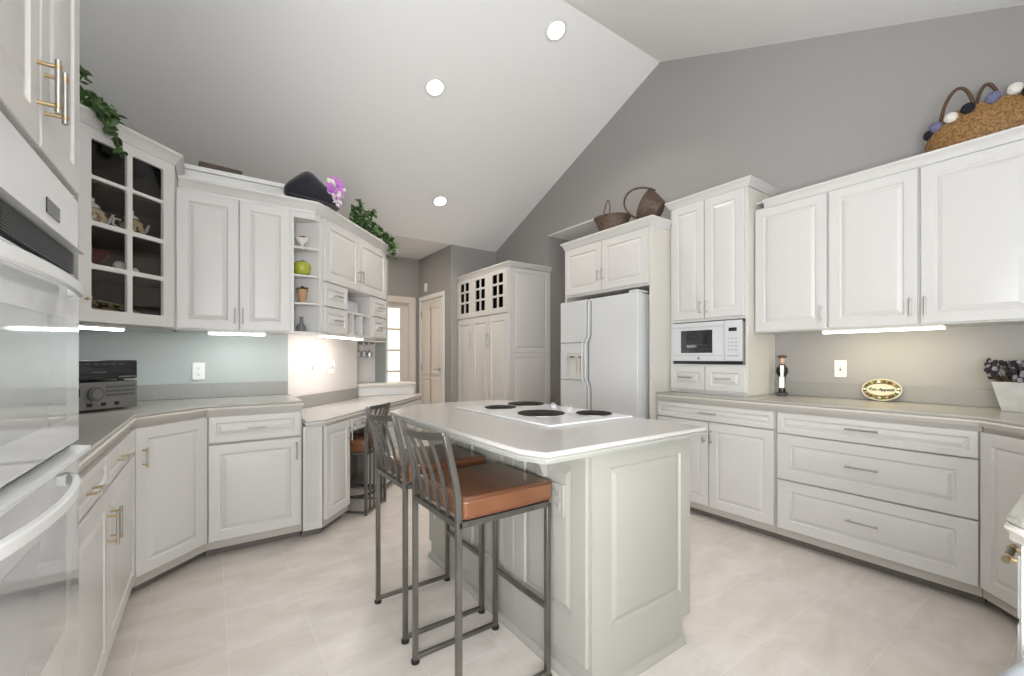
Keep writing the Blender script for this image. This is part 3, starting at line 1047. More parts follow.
for k in range(5):
    x = 1.20 + 0.06 * k
    sr.box((x - 0.008, 4.60, 1.345), (x + 0.008, 4.9, 1.352), WHITE)
    sr.box((x - 0.003, 4.60, 1.352), (x + 0.003, 4.9, 1.372), WHITE)
sr.box((1.16, 4.59, 1.372), (1.56, 4.91, 1.384), WHITE)
tag(sr.build('stemware_rack'), 'white rack hanging under the end of the desk wall cabinet', 'rack')
for k in range(4):
    x = 1.23 + 0.06 * k
    o = MB().lathe([(0.03, 0), (0.03, -0.003), (0.005, -0.01), (0.004, -0.07), (0.022, -0.085), (0.028, -0.11), (0.024, -0.15), (0.0225, -0.15), (0.026, -0.11), (0.02, -0.087), (0.002, -0.08)][::-1], CRYSTAL, n=16).build('wine_glass', smooth=60)
    o.location = (x, 4.68, 1.357)
    tag(o, 'clear stemmed glass hanging upside down from the white rack', 'glass', 'stem glasses hanging in the bar nook')

# crown running along back uppers
cm = MB()
sweep(cm, crown_prof(2.250, 0.075, 0.05), [(-0.16, 3.389), (0.622, 3.389), dpt(0.06, -0.001), dpt(UW, -0.001), dpt(UW, 0.32)], WHITE)
tag(cm.build('crown_molding', smooth=25), 'white crown moulding along the top of the back wall cabinets', 'moulding')
lid = MB()
lid.prism([(-0.16, 3.392), (0.62, 3.392), dpt(0.06, 0.003), dpt(UW - 0.003, 0.003), dpt(UW - 0.003, 0.315), dpt(0.0, 0.315), (0.48, 3.70), (-0.16, 3.70)], 2.306, 2.318, WHITE)
tag(lid.build('cabinet_top_board'), 'white board topping the back wall cabinets beneath the velvet hat and ivy', 'board')


# ================================================================== UNDER-CABINET LIGHTS
def bar_light(label, p0, p1, z, m, power, color, depth=0.05):
    p0, p1 = Vector((*p0, 0)), Vector((*p1, 0))
    L = (p1 - p0).length
    ang = math.atan2(p1.y - p0.y, p1.x - p0.x)
    t_ = thing('under_cabinet_light', label, 'light', (p0.x, p0.y, z), ang, 'lights under the wall cabinets')
    MB().box((0, 0, -0.012), (L, depth, 0), PLASTIC).build('housing', t_)
    tag(MB().box((0.004, 0.001, -0.024), (L - 0.004, depth - 0.004, -0.012), m).build('light_tube', t_, bevel=0.003), 'glowing tube')
    c_ = t_.matrix_basis
    mid = (p0 + p1) / 2
    nrm = Vector((-math.sin(ang), math.cos(ang), 0))
    area('under_cabinet_lamp', (mid.x + nrm.x * depth / 2, mid.y + nrm.y * depth / 2, z - 0.03), (0, 0, -1) if False else tuple(nrm * 0.35 + Vector((0, 0, -1))), L * 0.95, 0.04, power, color)
    return t_


bar_light('white light bar under the two door wall cabinet on the back wall', (-0.012, 3.40), (0.315, 3.40), 1.377, TUBEC, 0.65, (0.88, 0.99, 1.0))
bar_light('white light bar under the glass corner cabinet above the stereo', gpt(0.02, 0.02), gpt(0.285, 0.02), 1.374, TUBEC, 0.6, (0.88, 0.99, 0.98))
bar_light('white light bar under the desk wall cabinet', dpt(0.12, 0.02), dpt(0.76, 0.02), 1.384, TUBEN, 2.2, (1.0, 0.93, 0.86))

# ================================================================== DESK
B0 = (0.625, 3.113)
zd = 0.79
fp = thing('fluted_filler_panel', 'narrow white fluted panel between base cabinet and desk', 'panel', (0.502, 3.113, 0), 0)
mb = MB()
mb.box((0.0, 0.0, 0.055), (0.120, 0.25, zd - 0.047), WHITE)
for k in range(7):
    x = 0.016 + 0.0125 * k
    mb.box((x, -0.004, 0.11), (x + 0.006, 0.001, zd - 0.055), WHITE)
mb.build('body', fp, bevel=0.0015)
MB().box((0.0, 0.05, 0.0), (0.12, 0.25, 0.055), TOE).build('toe_kick', fp)
db = thing('desk_base_cabinet', 'white desk cupboard with a single door left of the knee space', 'cabinet', (*B0, 0), RZD)
_i = Matrix.Rotation(-RZD, 4, 'Z')
_l = lambda p: tuple((_i @ Vector((p[0] - B0[0], p[1] - B0[1], 0)))[:2])
MB().prism([_l(p) for p in ((0.626, 3.114), dpt(0.335, 0.0, B0), dpt(0.335, 0.45, B0), (0.53, 3.66), (0.53, 3.40), (0.626, 3.38))], 0.055, zd - 0.047, FRAME).build('body', db, bevel=0.0015)
MB().prism([_l(p) for p in (dpt(0.06, 0.05, B0), dpt(0.335, 0.05, B0), dpt(0.335, 0.42, B0), dpt(0.2, 0.42, B0))], 0.0, 0.055, TOE).build('toe_kick', db)
front(db, 'door', 0.008, 0.105, 0.325, zd - 0.05, (0.30, 0.64, 'v'), mg=(0.05, 0.05, 0.055, 0.055))
kd = thing('desk_drawer_unit', 'wide white pencil drawer above the knee space', 'drawer', dpt(0.336, 0.0, B0) + (0,), RZD)
mb = MB()
mb.prism_y([(0, 0.725), (0, zd - 0.047 - 0.09), (0.03, 0.665), (0.30, 0.705), (0.58, 0.705), (0.66, 0.70), (0.66, zd - 0.047), (0, zd - 0.047)][1:], 0.0, 0.45, WHITE)
mb.build('body', kd)
front(kd, 'drawer', 0.012, 0.645, 0.40, zd - 0.052, (0.20, 0.69, 'h'))
dw = thing('desk_drawer_cabinet', 'white cabinet of drawers at the far end of the desk', 'cabinet', dpt(0.997, 0.0, B0) + (0,), RZD)
carcass(dw, 0.90, 0.20, 0.055, zd - 0.047, WHITE)
MB().box((0.0, 0.05, 0), (0.90, 0.19, 0.055), TOE).build('toe_kick', dw)
for z0, z1 in ((0.58, zd - 0.052), (0.35, 0.572), (0.105, 0.342)):
    front(dw, 'drawer', 0.01, z0, 0.44, z1, (0.22, (z0 + z1) / 2, 'h'))
    front(dw, 'drawer', 0.45, z0, 0.89, z1, (0.67, (z0 + z1) / 2, 'h'))
Wm = lambda p: p
e1 = dpt(1.93, -0.022, B0)
dt = worktop('desk_countertop', 'lower pale countertop of the angled desk under the switches', [(0.5095, 3.088), (0.635, 3.088), e1, (1.99, 4.717), (1.30, 4.717), (1.236, 4.522), (0.497, 3.7195), (0.5095, 3.7)], zd, TOPI, BAND, FRAME)
mb = MB()
P0 = dpt(0.02, -0.0005, W0)
P1 = dpt(1.09, -0.0005, W0)
P2 = dpt(1.09, -0.018, W0)
P3 = dpt(0.02, -0.018, W0)
mb.prism([P0, P3, P2, P1], zd + 0.0005, zd + 0.105, SPLASH)
mb.build('backsplash', dt, bevel=0.002)
lg = thing('raised_ledge', 'raised white ledge behind the far end of the desk', 'shelf', (0, 0, 0))
MB().box((1.25, 4.655, 0.889), (1.93, 4.915, 0.925), BAND).build('top', lg, bevel=0.008, seg=3)
MB().box((1.27, 4.695, 0.7905), (1.91, 4.719, 0.889), TRIM).build('riser', lg, bevel=0.003)

# ================================================================== OUTLETS


def outlet(label, loc, rz, kind='outlet', group=None, gang=1, PLASTIC=PLASTIC):
    t_ = thing('wall_outlet' if kind == 'outlet' else 'light_switch', label, 'outlet' if kind == 'outlet' else 'switch', loc, rz, group)
    w_ = 0.036 if gang == 1 else 0.058
    MB().box((-w_, -0.007, -0.060), (w_, 0.0, 0.060), PLASTIC).build('cover_plate', t_, bevel=0.003)
    for gx_ in ((0,) if gang == 1 else (-0.023, 0.023)):
        mb_ = MB()
        if kind == 'outlet':
            for dz in (-0.021, 0.021):
                mb_.lathe([(0.017, 0), (0.017, 0.003), (0.001, 0.003)], PLASTIC)
                mb_.v = mb_.v
            mb_ = MB()
            for dz in (-0.021, 0.021):
                mb_.box((gx_ - 0.016, -0.0095, dz - 0.014), (gx_ + 0.016, -0.007, dz + 0.014), PLASTIC)
                mb_.box((gx_ - 0.008, -0.0102, dz - 0.003), (gx_ - 0.006, -0.0094, dz + 0.007), SLOT)
                mb_.box((gx_ + 0.006, -0.0102, dz - 0.003), (gx_ + 0.008, -0.0094, dz + 0.007), SLOT)
                mb_.box((gx_ - 0.0025, -0.0102, dz - 0.010), (gx_ + 0.0025, -0.0094, dz - 0.006), SLOT)
            mb_.build('socket', t_)
        else:
            mb_.box((gx_ - 0.005, -0.0085, -0.013), (gx_ + 0.005, -0.007, 0.013), SLOT)
            mb_.box((gx_ - 0.004, -0.018, 0.0), (gx_ + 0.004, -0.007, 0.010), PLASTIC)
            mb_.build('toggle', t_)
    return t_


outlet('white wall outlet on the back wall beside the stereo', (-0.065, 3.7195, 1.108), 0)
outlet('single white light switch on the pale desk wall', (*dpt(0.305, -0.0005, W0), 1.115), RZD, 'switch')
outlet('double white light switch on the pale desk wall', (*dpt(0.60, -0.0005, W0), 1.115), RZD, 'switch', gang=2)
outlet('white toggle switch on the right wall above the oval plaque', (XW - 0.0005, 1.145, 1.125), -PI / 2, 'switch')

# ================================================================== STEREO
sd = Vector((0.70711, 0.70711))
st0 = Vector((-0.338, 3.218)) - sd * 0.43


def stereo(name, label, z0, h, wd, dp, face):
    t_ = thing(name, label, 'stereo', (st0.x, st0.y, z0), PI / 4)
    x0 = 0.43 - wd
    MB().box((x0, 0.012, 0.008), (0.43, dp, h), BLACK).build('case', t_, bevel=0.004)
    ft = MB()
    for fx in (x0 + 0.05, 0.38):
        for fy in (0.05, dp - 0.05):
            ft.cyl((fx, fy, 0), (fx, fy, 0.009), 0.016, BLACK)
    ft.build('foot', t_)
    return t_


t = stereo('stereo_receiver', 'silver fronted stereo receiver with a round knob on the left countertop', 0.9205, 0.155, 0.43, 0.33, SILVER)
MB().box((0.0, 0.0, 0.010), (0.43, 0.012, 0.153), SILVER).build('front_panel', t, bevel=0.003)
tag(MB().box((0.03, -0.002, 0.082), (0.15, 0.001, 0.125), DISPLAY).build('display', t), 'dark display')
mb = MB()
mb.cyl((0.215, 0.0, 0.092), (0.215, -0.018, 0.092), 0.036, DARKV, 28)
mb.cyl((0.215, -0.016, 0.092), (0.215, -0.022, 0.092), 0.025, SILVER, 28)
mb.build('knob', t, smooth=50)
mb = MB()
for k in range(3):
    mb.box((0.27, -0.002, 0.075 + 0.022 * k), (0.415, 0.001, 0.088 + 0.022 * k), DARKV)
mb.build('button_row', t)
for k in range(5):
    MB().cyl((0.06 + 0.065 * k, 0.0, 0.036), (0.06 + 0.065 * k, -0.009, 0.036), 0.010, BLACK, 16).build('button', t)
t = stereo('disc_player', 'black disc player stacked on top of the silver stereo receiver', 1.0765, 0.112, 0.425, 0.30, BLACK)
MB().box((0.005, 0.0, 0.012), (0.43, 0.012, 0.110), BLACK).build('front_panel', t, bevel=0.003)
mb = MB()
mb.box((0.02, -0.003, 0.040), (0.41, 0.001, 0.072), DISPLAY)
mb.box((0.20, -0.005, 0.046), (0.27, -0.002, 0.050), SILVER)
mb.build('disc_tray', t)
mb = MB()
for k in range(8):
    mb.box((0.05 + 0.04 * k, -0.003, 0.088), (0.075 + 0.04 * k, 0.001, 0.094), DARKV)
mb.box((0.33, -0.004, 0.018), (0.42, 0.001, 0.026), SILVER)
mb.build('button_row', t)

# ================================================================== RIGHT RUN
XR = 3.025
c = base_unit('white base cabinet with one long drawer over two doors next to the refrigerator', (XR, 2.215, 0), -PI / 2, 0.912, 0.598)
front(c, 'drawer', 0.012, 0.735, 0.902, 0.848, (0.457, 0.793, 'h'), L=0.13)
front(c, 'door', 0.012, 0.105, 0.452, 0.725, (0.428, 0.625, 'v'))
front(c, 'door', 0.458, 0.105, 0.902, 0.725, (0.482, 0.625, 'v'))
c = base_unit('wide white base cabinet of three deep drawers on the right wall', (XR, 1.302, 0), -PI / 2, 0.912, 0.598)
for z0, z1 in ((0.718, 0.848), (0.425, 0.710), (0.105, 0.417)):
    front(c, 'drawer', 0.010, z0, 0.902, z1, (0.456, (z0 + z1) / 2 + 0.01, 'h'), L=0.15, mg=None if z1 - z0 < 0.2 else (0.075, 0.075, 0.06, 0.06))
c = thing('corner_base_cabinet', 'angled white corner base cabinet at the right edge beyond the sink counter', 'cabinet', (XR, 0.388, 0), R(225))
i2 = Matrix.Rotation(-R(225), 4, 'Z')


def loc3(p):
    v_ = i2 @ Vector((p[0] - XR, p[1] - 0.388, 0))
    return (v_.x, v_.y)


cw2 = 0.28 * math.sqrt(2)
MB().prism([loc3(p) for p in ((XR, 0.388), (XR - 0.28, 0.108), (XR - 0.28, -0.49), (3.62, -0.49), (3.62, 0.388))], 0.055, 0.874, FRAME).build('body', c)
MB().prism([(0.02, 0.06), (cw2 - 0.02, 0.06), (cw2 - 0.1, 0.4), (0.1, 0.4)], 0, 0.055, TOE).build('toe_kick', c)
front(c, 'door', 0.012, 0.105, cw2 - 0.012, 0.848, (cw2 - 0.05, 0.60, 'v'), bar=BRONZE, post=BRONZE)
c = base_unit('white sink run cabinet cut by the right edge of the photo', (2.742, 0.088, 0), PI, 1.575, 0.575, name='sink_base_cabinet')
for k in range(3):
    x0 = 0.012 + k * 0.52
    front(c, 'drawer', x0, 0.735, x0 + 0.51, 0.848, (x0 + 0.30, 0.785, 'h'), bar=BRONZE, post=BRASS, r=0.007)
    front(c, 'door', x0, 0.105, x0 + 0.51, 0.725, (x0 + 0.05, 0.62, 'v'), bar=CHROME, post=CHROME)
MB().box((1.576, -0.015, 0.0), (1.590, 0.575, 0.874), WHITE).build('end_panel', c, bevel=0.002)
rw = worktop('countertop', 'grey tan speckled countertop along the right wall and around to the sink', [(XW - 0.003, 2.215), (2.995, 2.215), (2.995, 0.402), (2.72, 0.125), (1.175, 0.125), (1.145, 0.10), (1.145, -0.497), (XW - 0.003, -0.497)][::1], 0.92, TOP, BAND, FRAME)
mb = MB()
mb.box((3.604, -0.497, 0.9205), (3.6245, 1.569, 1.022), SPLASH)
mb.build('backsplash', rw, bevel=0.002)
bn = thing('waste_bin', 'pale grey rounded bin cut off by the bottom right corner', 'bin', (1.06, 0.015, 0))
MB().lathe([(0.07, 0), (0.078, 0.01), (0.094, 0.62), (0.099, 0.64), (0.095, 0.675), (0.075, 0.71), (0.04, 0.728), (0.002, 0.733)], BINP, n=36, sx=0.6, sy=1.12).build('body', bn, smooth=50)


# right wall uppers
XU = 3.295
ru = []
ys = (1.563, 1.105, 0.666, 0.205)
labs = ('leftmost single door white wall cabinet on the right wall, beside the microwave tower', 'middle single door white wall cabinet on the right wall above the light bar', 'white wall cabinet on the right wall beneath the straw bag')
for k in range(3):
    W_ = ys[k] - ys[k + 1]
    c = thing('wall_cabinet', labs[k], 'cabinet', (XU, ys[k], 0), -PI / 2, 'white wall cabinets')
    carcass(c, W_ - 0.0005, 0.329, 1.385, 2.29)
    hx = 0.03 if k == 2 else W_ - 0.032
    front(c, 'door', 0.006, 1.393, W_ - 0.006, 2.276, (hx, 1.49, 'v'))
cm = MB()
sweep(cm, crown_prof(2.284, 0.058, 0.035), [(XU - 0.001, 1.50), (XU - 0.001, 0.205), (XU + 0.3, 0.205)], WHITE)
tag(cm.build('crown_molding', smooth=25), 'white crown moulding along the top of the right wall cabinets', 'moulding')
tag(MB().box((XU + 0.002, 0.21, 2.330), (XW - 0.001, 1.562, 2.342), WHITE).build('cabinet_top_board'), 'white board topping the right wall cabinets beneath the straw bag', 'board')
bar_light('long warm light bar under the right wall cabinets', (XU + 0.012, 1.15), (XU + 0.012, 0.568), 1.384, TUBEW, 1.35, (1.0, 0.90, 0.60))

# microwave tower
XT = 3.20
c = thing('microwave_cabinet', 'white tower cabinet standing on the counter around the microwave', 'cabinet', (XT, 2.213, 0), -PI / 2)
W_ = 0.643
mb = MB()
mb.box((0.0, 0.0, 0.9205), (0.02, 0.42, 2.45), CREAM)
mb.box((W_ - 0.02, 0.0, 0.9205), (W_, 0.42, 2.45), CREAM)
mb.box((0.02, 0.0, 1.492), (W_ - 0.02, 0.42, 2.46), WHITE)
mb.box((0.02, 0.0, 0.9205), (W_ - 0.02, 0.42, 1.150), WHITE)
mb.box((0.02, 0.40, 1.150), (W_ - 0.02, 0.42, 1.492), WHITE)
mb.build('body', c, bevel=0.001)
front(c, 'door', 0.022, 1.512, 0.312, 2.442, (0.288, 1.60, 'v'))
front(c, 'door', 0.318, 1.512, 0.622, 2.442, (0.342, 1.60, 'v'))
front(c, 'drawer', 0.012, 0.945, 0.315, 1.135, (0.165, 1.045, 'h'), L=0.115)
front(c, 'drawer', 0.322, 0.945, 0.632, 1.135, (0.477, 1.045, 'h'), L=0.115)
cm = MB()
sweep(cm, crown_prof(2.452, 0.058, 0.036), [(0.0, 0.40), (0.0, -0.001), (W_, -0.001), (W_, 0.42)], WHITE)
cm.box((0.002, 0.002, 2.496), (W_ - 0.002, 0.42, 2.508), WHITE)
cm.build('crown_molding', c, smooth=25)
mw = thing('microwave', 'white microwave with dark window in the tower cabinet', 'microwave', (XT, 2.213, 1.152), -PI / 2)
mx0, mx1 = 0.035, 0.608
MB().box((mx0 + 0.01, 0.0, 0.0), (mx1 - 0.01, 0.34, 0.32), APPL).build('case', mw)
tag(MB().box((mx0, -0.004, 0.0), (mx1, 0.0, 0.024), BLACK).build('base_gap', mw), 'black strip below the door')
px_ = 0.478
mb = MB()
wz0, wz1, wx0, wx1 = 0.088, 0.268, mx0 + 0.075, 0.385
for bx in (((mx0, 0.026), (wx0, 0.330)), ((wx1, 0.026), (px_ - 0.002, 0.330)), ((wx0, 0.026), (wx1, wz0)), ((wx0, wz1), (wx1, 0.330))):
    mb.box((bx[0][0], -0.026, bx[0][1]), (bx[1][0], -0.001, bx[1][1]), APPL)
mb.box((mx0 + 0.01, -0.0275, 0.292), (px_ - 0.01, -0.026, 0.296), GREYP)
mb.box((mx0 + 0.01, -0.0275, 0.066), (px_ - 0.01, -0.026, 0.069), GREYP)
md = mb.build('door', mw)
tag(MB().box((wx0, -0.018, wz0), (wx1, -0.012, wz1), MWG).build('door_window', md), 'dark glass window')
mb = MB()
mb.cyl((0.27, -0.026, 0.047), (0.27, -0.0285, 0.047), 0.011, GASKET, 20)
mb.cyl((0.27, -0.028, 0.047), (0.27, -0.0292, 0.047), 0.007, GREYP, 16)
tag(mb.build('emblem', md), 'round grey emblem')
mp_ = MB().box((px_, -0.026, 0.026), (mx1, -0.001, 0.330), APPL).build('control_panel', mw, bevel=0.003)
tag(MB().box((px_ + 0.034, -0.0275, 0.248), (mx1 - 0.035, -0.0255, 0.275), DISPLAY).build('display', mp_), 'small black display')
mb = MB()
for r_ in range(4):
    for cc in range(3):
        mb.box((px_ + 0.03 + cc * 0.026, -0.0272, 0.19 - r_ * 0.028), (px_ + 0.045 + cc * 0.026, -0.0257, 0.198 - r_ * 0.028), GREYP)
mb.box((px_ + 0.02, -0.0272, 0.060), (mx1 - 0.02, -0.0257, 0.068), GREYP)
mb.build('keypad', mp_)

# fridge enclosure and cabinet above
ec = thing('refrigerator_cabinet', 'white cabinet with two doors above the refrigerator and a tall side panel', 'cabinet', (2.95, 3.262, 0), -PI / 2)
EW = 3.262 - 2.218
MB().box((EW - 0.022, 0.0, 0.0), (EW, 0.672, 2.29), CREAM).build('side_panel', ec, bevel=0.0015)
MB().box((0.0, 0.0, 1.80), (EW - 0.022, 0.672, 2.29), WHITE).build('body', ec, bevel=0.0015)
MB().box((0.0, 0.0, 0.0), (0.02, 0.672, 1.80), WHITE).build('side_panel', ec, bevel=0.0015)
front(ec, 'door', 0.022, 1.822, 0.508, 2.268, (0.484, 1.96, 'v'))
front(ec, 'door', 0.516, 1.822, EW - 0.03, 2.268, (0.540, 1.96, 'v'))
cm = MB()
sweep(cm, crown_prof(2.286, 0.07, 0.034), [(0.0, 0.66), (0.0, -0.001), (EW, -0.001), (EW, 0.245)], WHITE)
cm.box((0.002, 0.002, 2.345), (EW - 0.002, 0.672, 2.358), WHITE)
cm.build('crown_molding', ec, smooth=25)

fg = thing('refrigerator', 'white side by side refrigerator with an ice dispenser in the left door', 'refrigerator', (2.84, 3.205, 0), -PI / 2)
FW = 0.935
MB().box((0.012, 0.085, 0.03), (FW - 0.012, 0.76, 1.735), APPLT).build('body', fg, bevel=0.006)
MB().box((0.012, 0.08, 0.0), (FW - 0.012, 0.7, 0.10), GASKET).build('base_grille', fg)
MB().box((0.02, 0.068, 0.11), (FW - 0.02, 0.086, 1.725), GASKET).build('door_gasket', fg)
xs = 0.372
fz = MB()
dz0, dz1, dx0, dx1 = 1.005, 1.245, 0.075, 0.285
for p, q_ in (((0, 0.1), (xs, dz0)), ((0, dz1), (xs, 1.74)), ((0, dz0), (dx0, dz1)), ((dx1, dz0), (xs, dz1))):
    fz.box((p[0], 0.0, p[1]), (q_[0], 0.068, q_[1]), APPL)
fdr = fz.build('freezer_door', fg)
mb = MB()
mb.box((dx0, 0.05, dz0), (dx1, 0.068, dz1), CREAM)
mb.box((dx0, 0.006, dz1 - 0.03), (dx1, 0.05, dz1), CREAM)
mb.box((dx0 + 0.06, 0.036, dz0 + 0.05), (dx0 + 0.10, 0.05, dz1 - 0.04), CREAM)
mb.box((dx0 + 0.12, 0.036, dz0 + 0.05), (dx0 + 0.16, 0.05, dz1 - 0.04), CREAM)
mb.box((dx0, 0.004, dz0), (dx1, 0.05, dz0 + 0.012), APPL)
mb.box((dx0 + 0.03, 0.02, dz1 - 0.042), (dx0 + 0.06, 0.05, dz1 - 0.03), SLOT)
mb.box((dx0 + 0.15, 0.02, dz1 - 0.042), (dx0 + 0.18, 0.05, dz1 - 0.03), SLOT)
tag(mb.build('ice_dispenser', fdr), 'recessed cream dispenser')
mb = MB()
for z in (1.345, 0.992):
    mb.box((0.004, -0.003, z - 0.004), (xs - 0.03, 0.001, z + 0.004), GASKET)
    mb.box((0.004, -0.006, z + 0.004), (xs - 0.03, 0.001, z + 0.014), APPL)
mb.build('panel_seam', fdr)
rdr = MB().box((xs + 0.012, 0.0, 0.1), (FW, 0.068, 1.74), APPL).build('refrigerator_door', fg, bevel=0.008, seg=3)


def fhandle(x, dx, par):
    pth_ = [(x, -0.006, 1.72), (x, -0.02, 1.69), (x, -0.022, 1.41), (x + dx * 0.3, -0.024, 1.375), (x + dx * 0.85, -0.027, 1.345), (x + dx, -0.028, 1.31), (x + dx, -0.028, 1.04), (x + dx * 0.85, -0.027, 1.0), (x + dx * 0.3, -0.024, 0.965), (x, -0.022, 0.93), (x, -0.02, 0.36), (x, -0.006, 0.33)]
    mb_ = MB()
    mb_.tube(pth_, 0.0085, APPL, n=10)
    mb_.tube([(p_[0] + 0.013, -0.002, p_[2]) for p_ in pth_], 0.004, GASKET, n=6)
    mb_.build('handle', par, smooth=50)


fhandle(xs - 0.012, -0.035, fdr)
fhandle(xs + 0.032, -0.035, rdr)
MB().box((FW - 0.10, 0.01, 1.742), (FW - 0.012, 0.16, 1.762), APPL).build('hinge_cover', fg, bevel=0.006)

# pantry cupboard
PY0, PY1 = 4.30, 5.596
PWD = PY1 - PY0
c = thing('pantry_cabinet', 'tall white pantry cupboard with small glass panes across the top', 'cabinet', (2.975, PY1, 0), -PI / 2)
mb = MB()
mb.box((0.0, 0.0, 0.06), (PWD, 0.649, 1.755), WHITE)
mb.box((0.0, 0.0, 1.755), (PWD, 0.02, 1.77), WHITE)
for x in (0.0, PWD - 0.02, PWD / 3 - 0.01, 2 * PWD / 3 - 0.01):
    mb.box((x, 0.001, 1.755), (x + 0.02, 0.649, 2.32), WHITE)
mb.box((0.02, 0.6, 1.755), (PWD - 0.02, 0.649, 2.32), INTERIOR)
mb.box((0.02, 0.012, 1.755), (PWD - 0.02, 0.6, 1.760), INTERIOR)
for k in range(3):
    x0 = 0.021 + k * PWD / 3 - (0.0 if k == 0 else 0.01)
    mb.box((x0, 0.02, 1.76), (x0 + 0.004, 0.6, 2.29), INTERIOR)
    mb.box((x0 + 0.39, 0.02, 1.76), (x0 + 0.394, 0.6, 2.29), INTERIOR)
mb.box((0.0, 0.0, 2.29), (PWD, 0.649, 2.32), WHITE)
mb.build('body', c)
MB().box((0.0, 0.05, 0), (PWD, 0.64, 0.06), TOE).build('toe_kick', c)
for k in range(3):
    x0 = 0.008 + k * (PWD - 0.016) / 3
    x1 = x0 + (PWD - 0.016) / 3 - 0.006
    cxs = [(x0 + 0.085, (x0 + x1) / 2 - 0.012), ((x0 + x1) / 2 + 0.012, x1 - 0.085)]
    glass_door(c, x0, 1.762, x1, 2.295, cxs, [(1.83, 1.965), (1.99, 2.115), (2.14, 2.255)])
    hx_ = {0: x1 - 0.03, 1: x1 - 0.025, 2: x0 + 0.02}[k]
    front(c, 'door', x0, 0.105, x1, 1.745, (hx_, 1.45, 'v'), L=0.15, mg=(0.07, 0.07, 0.08, 0.08))
sp = MB()
sp.at(Matrix.Translation((PWD, 0, 0)) @ Matrix.Rotation(PI / 2, 4, 'Z'))
sp.panel(0.004, 0.06, 0.645, 1.265, 0.0, 0.014, WHITE, (0.07, 0.07, 0.16, 0.05))
sp.panel(0.004, 1.267, 0.645, 2.31, 0.0, 0.014, WHITE, (0.07, 0.07, 0.05, 0.05))
sp.build('end_panel', c, smooth=12)
cm = MB()
sweep(cm, crown_prof(2.315, 0.062, 0.03), [(0.0, -0.001), (PWD + 0.012, -0.001), (PWD + 0.012, 0.649)], WHITE)
cm.box((0.002, 0.002, 2.365), (PWD + 0.01, 0.649, 2.376), WHITE)
cm.build('crown_molding', c, smooth=25)
for k, (x, h_, lab) in enumerate(((0.36, 0.26, 'dark vase behind the left glass door of the pantry cupboard'), (0.72, 0.20, 'pale jar behind the middle glass door of the pantry cupboard'), (1.14, 0.34, 'tall dark vase behind the right glass door of the pantry cupboard'))):
    o = MB().lathe([(0.04, 0), (0.06, h_ * 0.35), (0.025, h_ * 0.75), (0.035, h_), (0.003, h_)], (WOODD, CERAM, CERBL)[k], n=18).build('vase', smooth=60)
    o.location = (2.975 + 0.25, PY1 - x, 1.7605)
    tag(o, lab, 'vase', 'vases behind the pantry glass')

# ================================================================== ISLAND
IX0, IX1, IY0, IY1 = 1.10, 1.695, 1.095, 2.42
il = thing('kitchen_island', 'pale painted kitchen island with a panelled end under the cooktop', 'island', (0, 0, 0))
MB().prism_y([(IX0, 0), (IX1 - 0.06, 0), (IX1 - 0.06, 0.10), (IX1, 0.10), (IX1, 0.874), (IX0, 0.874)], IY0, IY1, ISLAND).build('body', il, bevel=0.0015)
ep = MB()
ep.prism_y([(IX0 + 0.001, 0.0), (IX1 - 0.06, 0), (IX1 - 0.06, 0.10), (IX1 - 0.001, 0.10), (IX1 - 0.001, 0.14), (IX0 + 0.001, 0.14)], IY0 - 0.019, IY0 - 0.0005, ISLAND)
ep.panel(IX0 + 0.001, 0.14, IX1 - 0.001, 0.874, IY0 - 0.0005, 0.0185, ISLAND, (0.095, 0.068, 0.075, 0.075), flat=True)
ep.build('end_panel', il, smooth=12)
for k in range(3):
    spn = MB()
    spn.at(Matrix.Translation((IX0, IY1, 0)) @ Matrix.Rotation(-PI / 2, 4, 'Z'))
    x0 = 0.002 + k * 0.4437
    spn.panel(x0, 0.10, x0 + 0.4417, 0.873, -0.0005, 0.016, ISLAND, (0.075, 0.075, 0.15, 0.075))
    spn.build('side_panel', il, smooth=12)
bm_ = MB()
sweep(bm_, [(0.0, 0.0), (0.02, 0.0), (0.02, 0.010), (0.015, 0.020), (0.007, 0.026), (0.0, 0.028)], [(IX0 - 0.001, IY1), (IX0 - 0.001, IY0 - 0.0195), (IX1 - 0.06, IY0 - 0.0195)], ISLAND)
bm_.build('base_molding', il, smooth=30)
for y in (1.32, 2.2):
    br = MB()
    br.prism_y([(IX0 - 0.016, 0.735), (IX0 - 0.016, 0.873), (IX0 - 0.15, 0.873), (IX0 - 0.15, 0.85), (IX0 - 0.10, 0.82), (IX0 - 0.055, 0.785), (IX0 - 0.035, 0.735)][::-1], y - 0.02, y + 0.02, ISLAND)
    br.build('corbel', il, bevel=0.003)
for k in range(3):
    dd = MB()
    dd.at(Matrix.Translation((IX1, IY0, 0)) @ Matrix.Rotation(PI / 2, 4, 'Z'))
    x0 = 0.01 + k * 0.44
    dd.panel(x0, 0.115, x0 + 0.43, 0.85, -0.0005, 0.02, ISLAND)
    dd.build('door', il, smooth=25)
outlet('pale outlet on the stool side of the island', (IX0 - 0.0165, 1.235, 0.665), -PI / 2, PLASTIC=ISLAND)
top_poly = [(0.835, 1.005), (1.712, 1.005), (1.712, 2.40), (1.55, 2.54), (1.05, 2.54), (0.795, 2.30), (0.795, 1.10)]
it = worktop('island_countertop', 'pale speckled island countertop with clipped corners', top_poly, 0.911, TOPI, BANDI, ISLAND, th=0.036, under=BANDI)

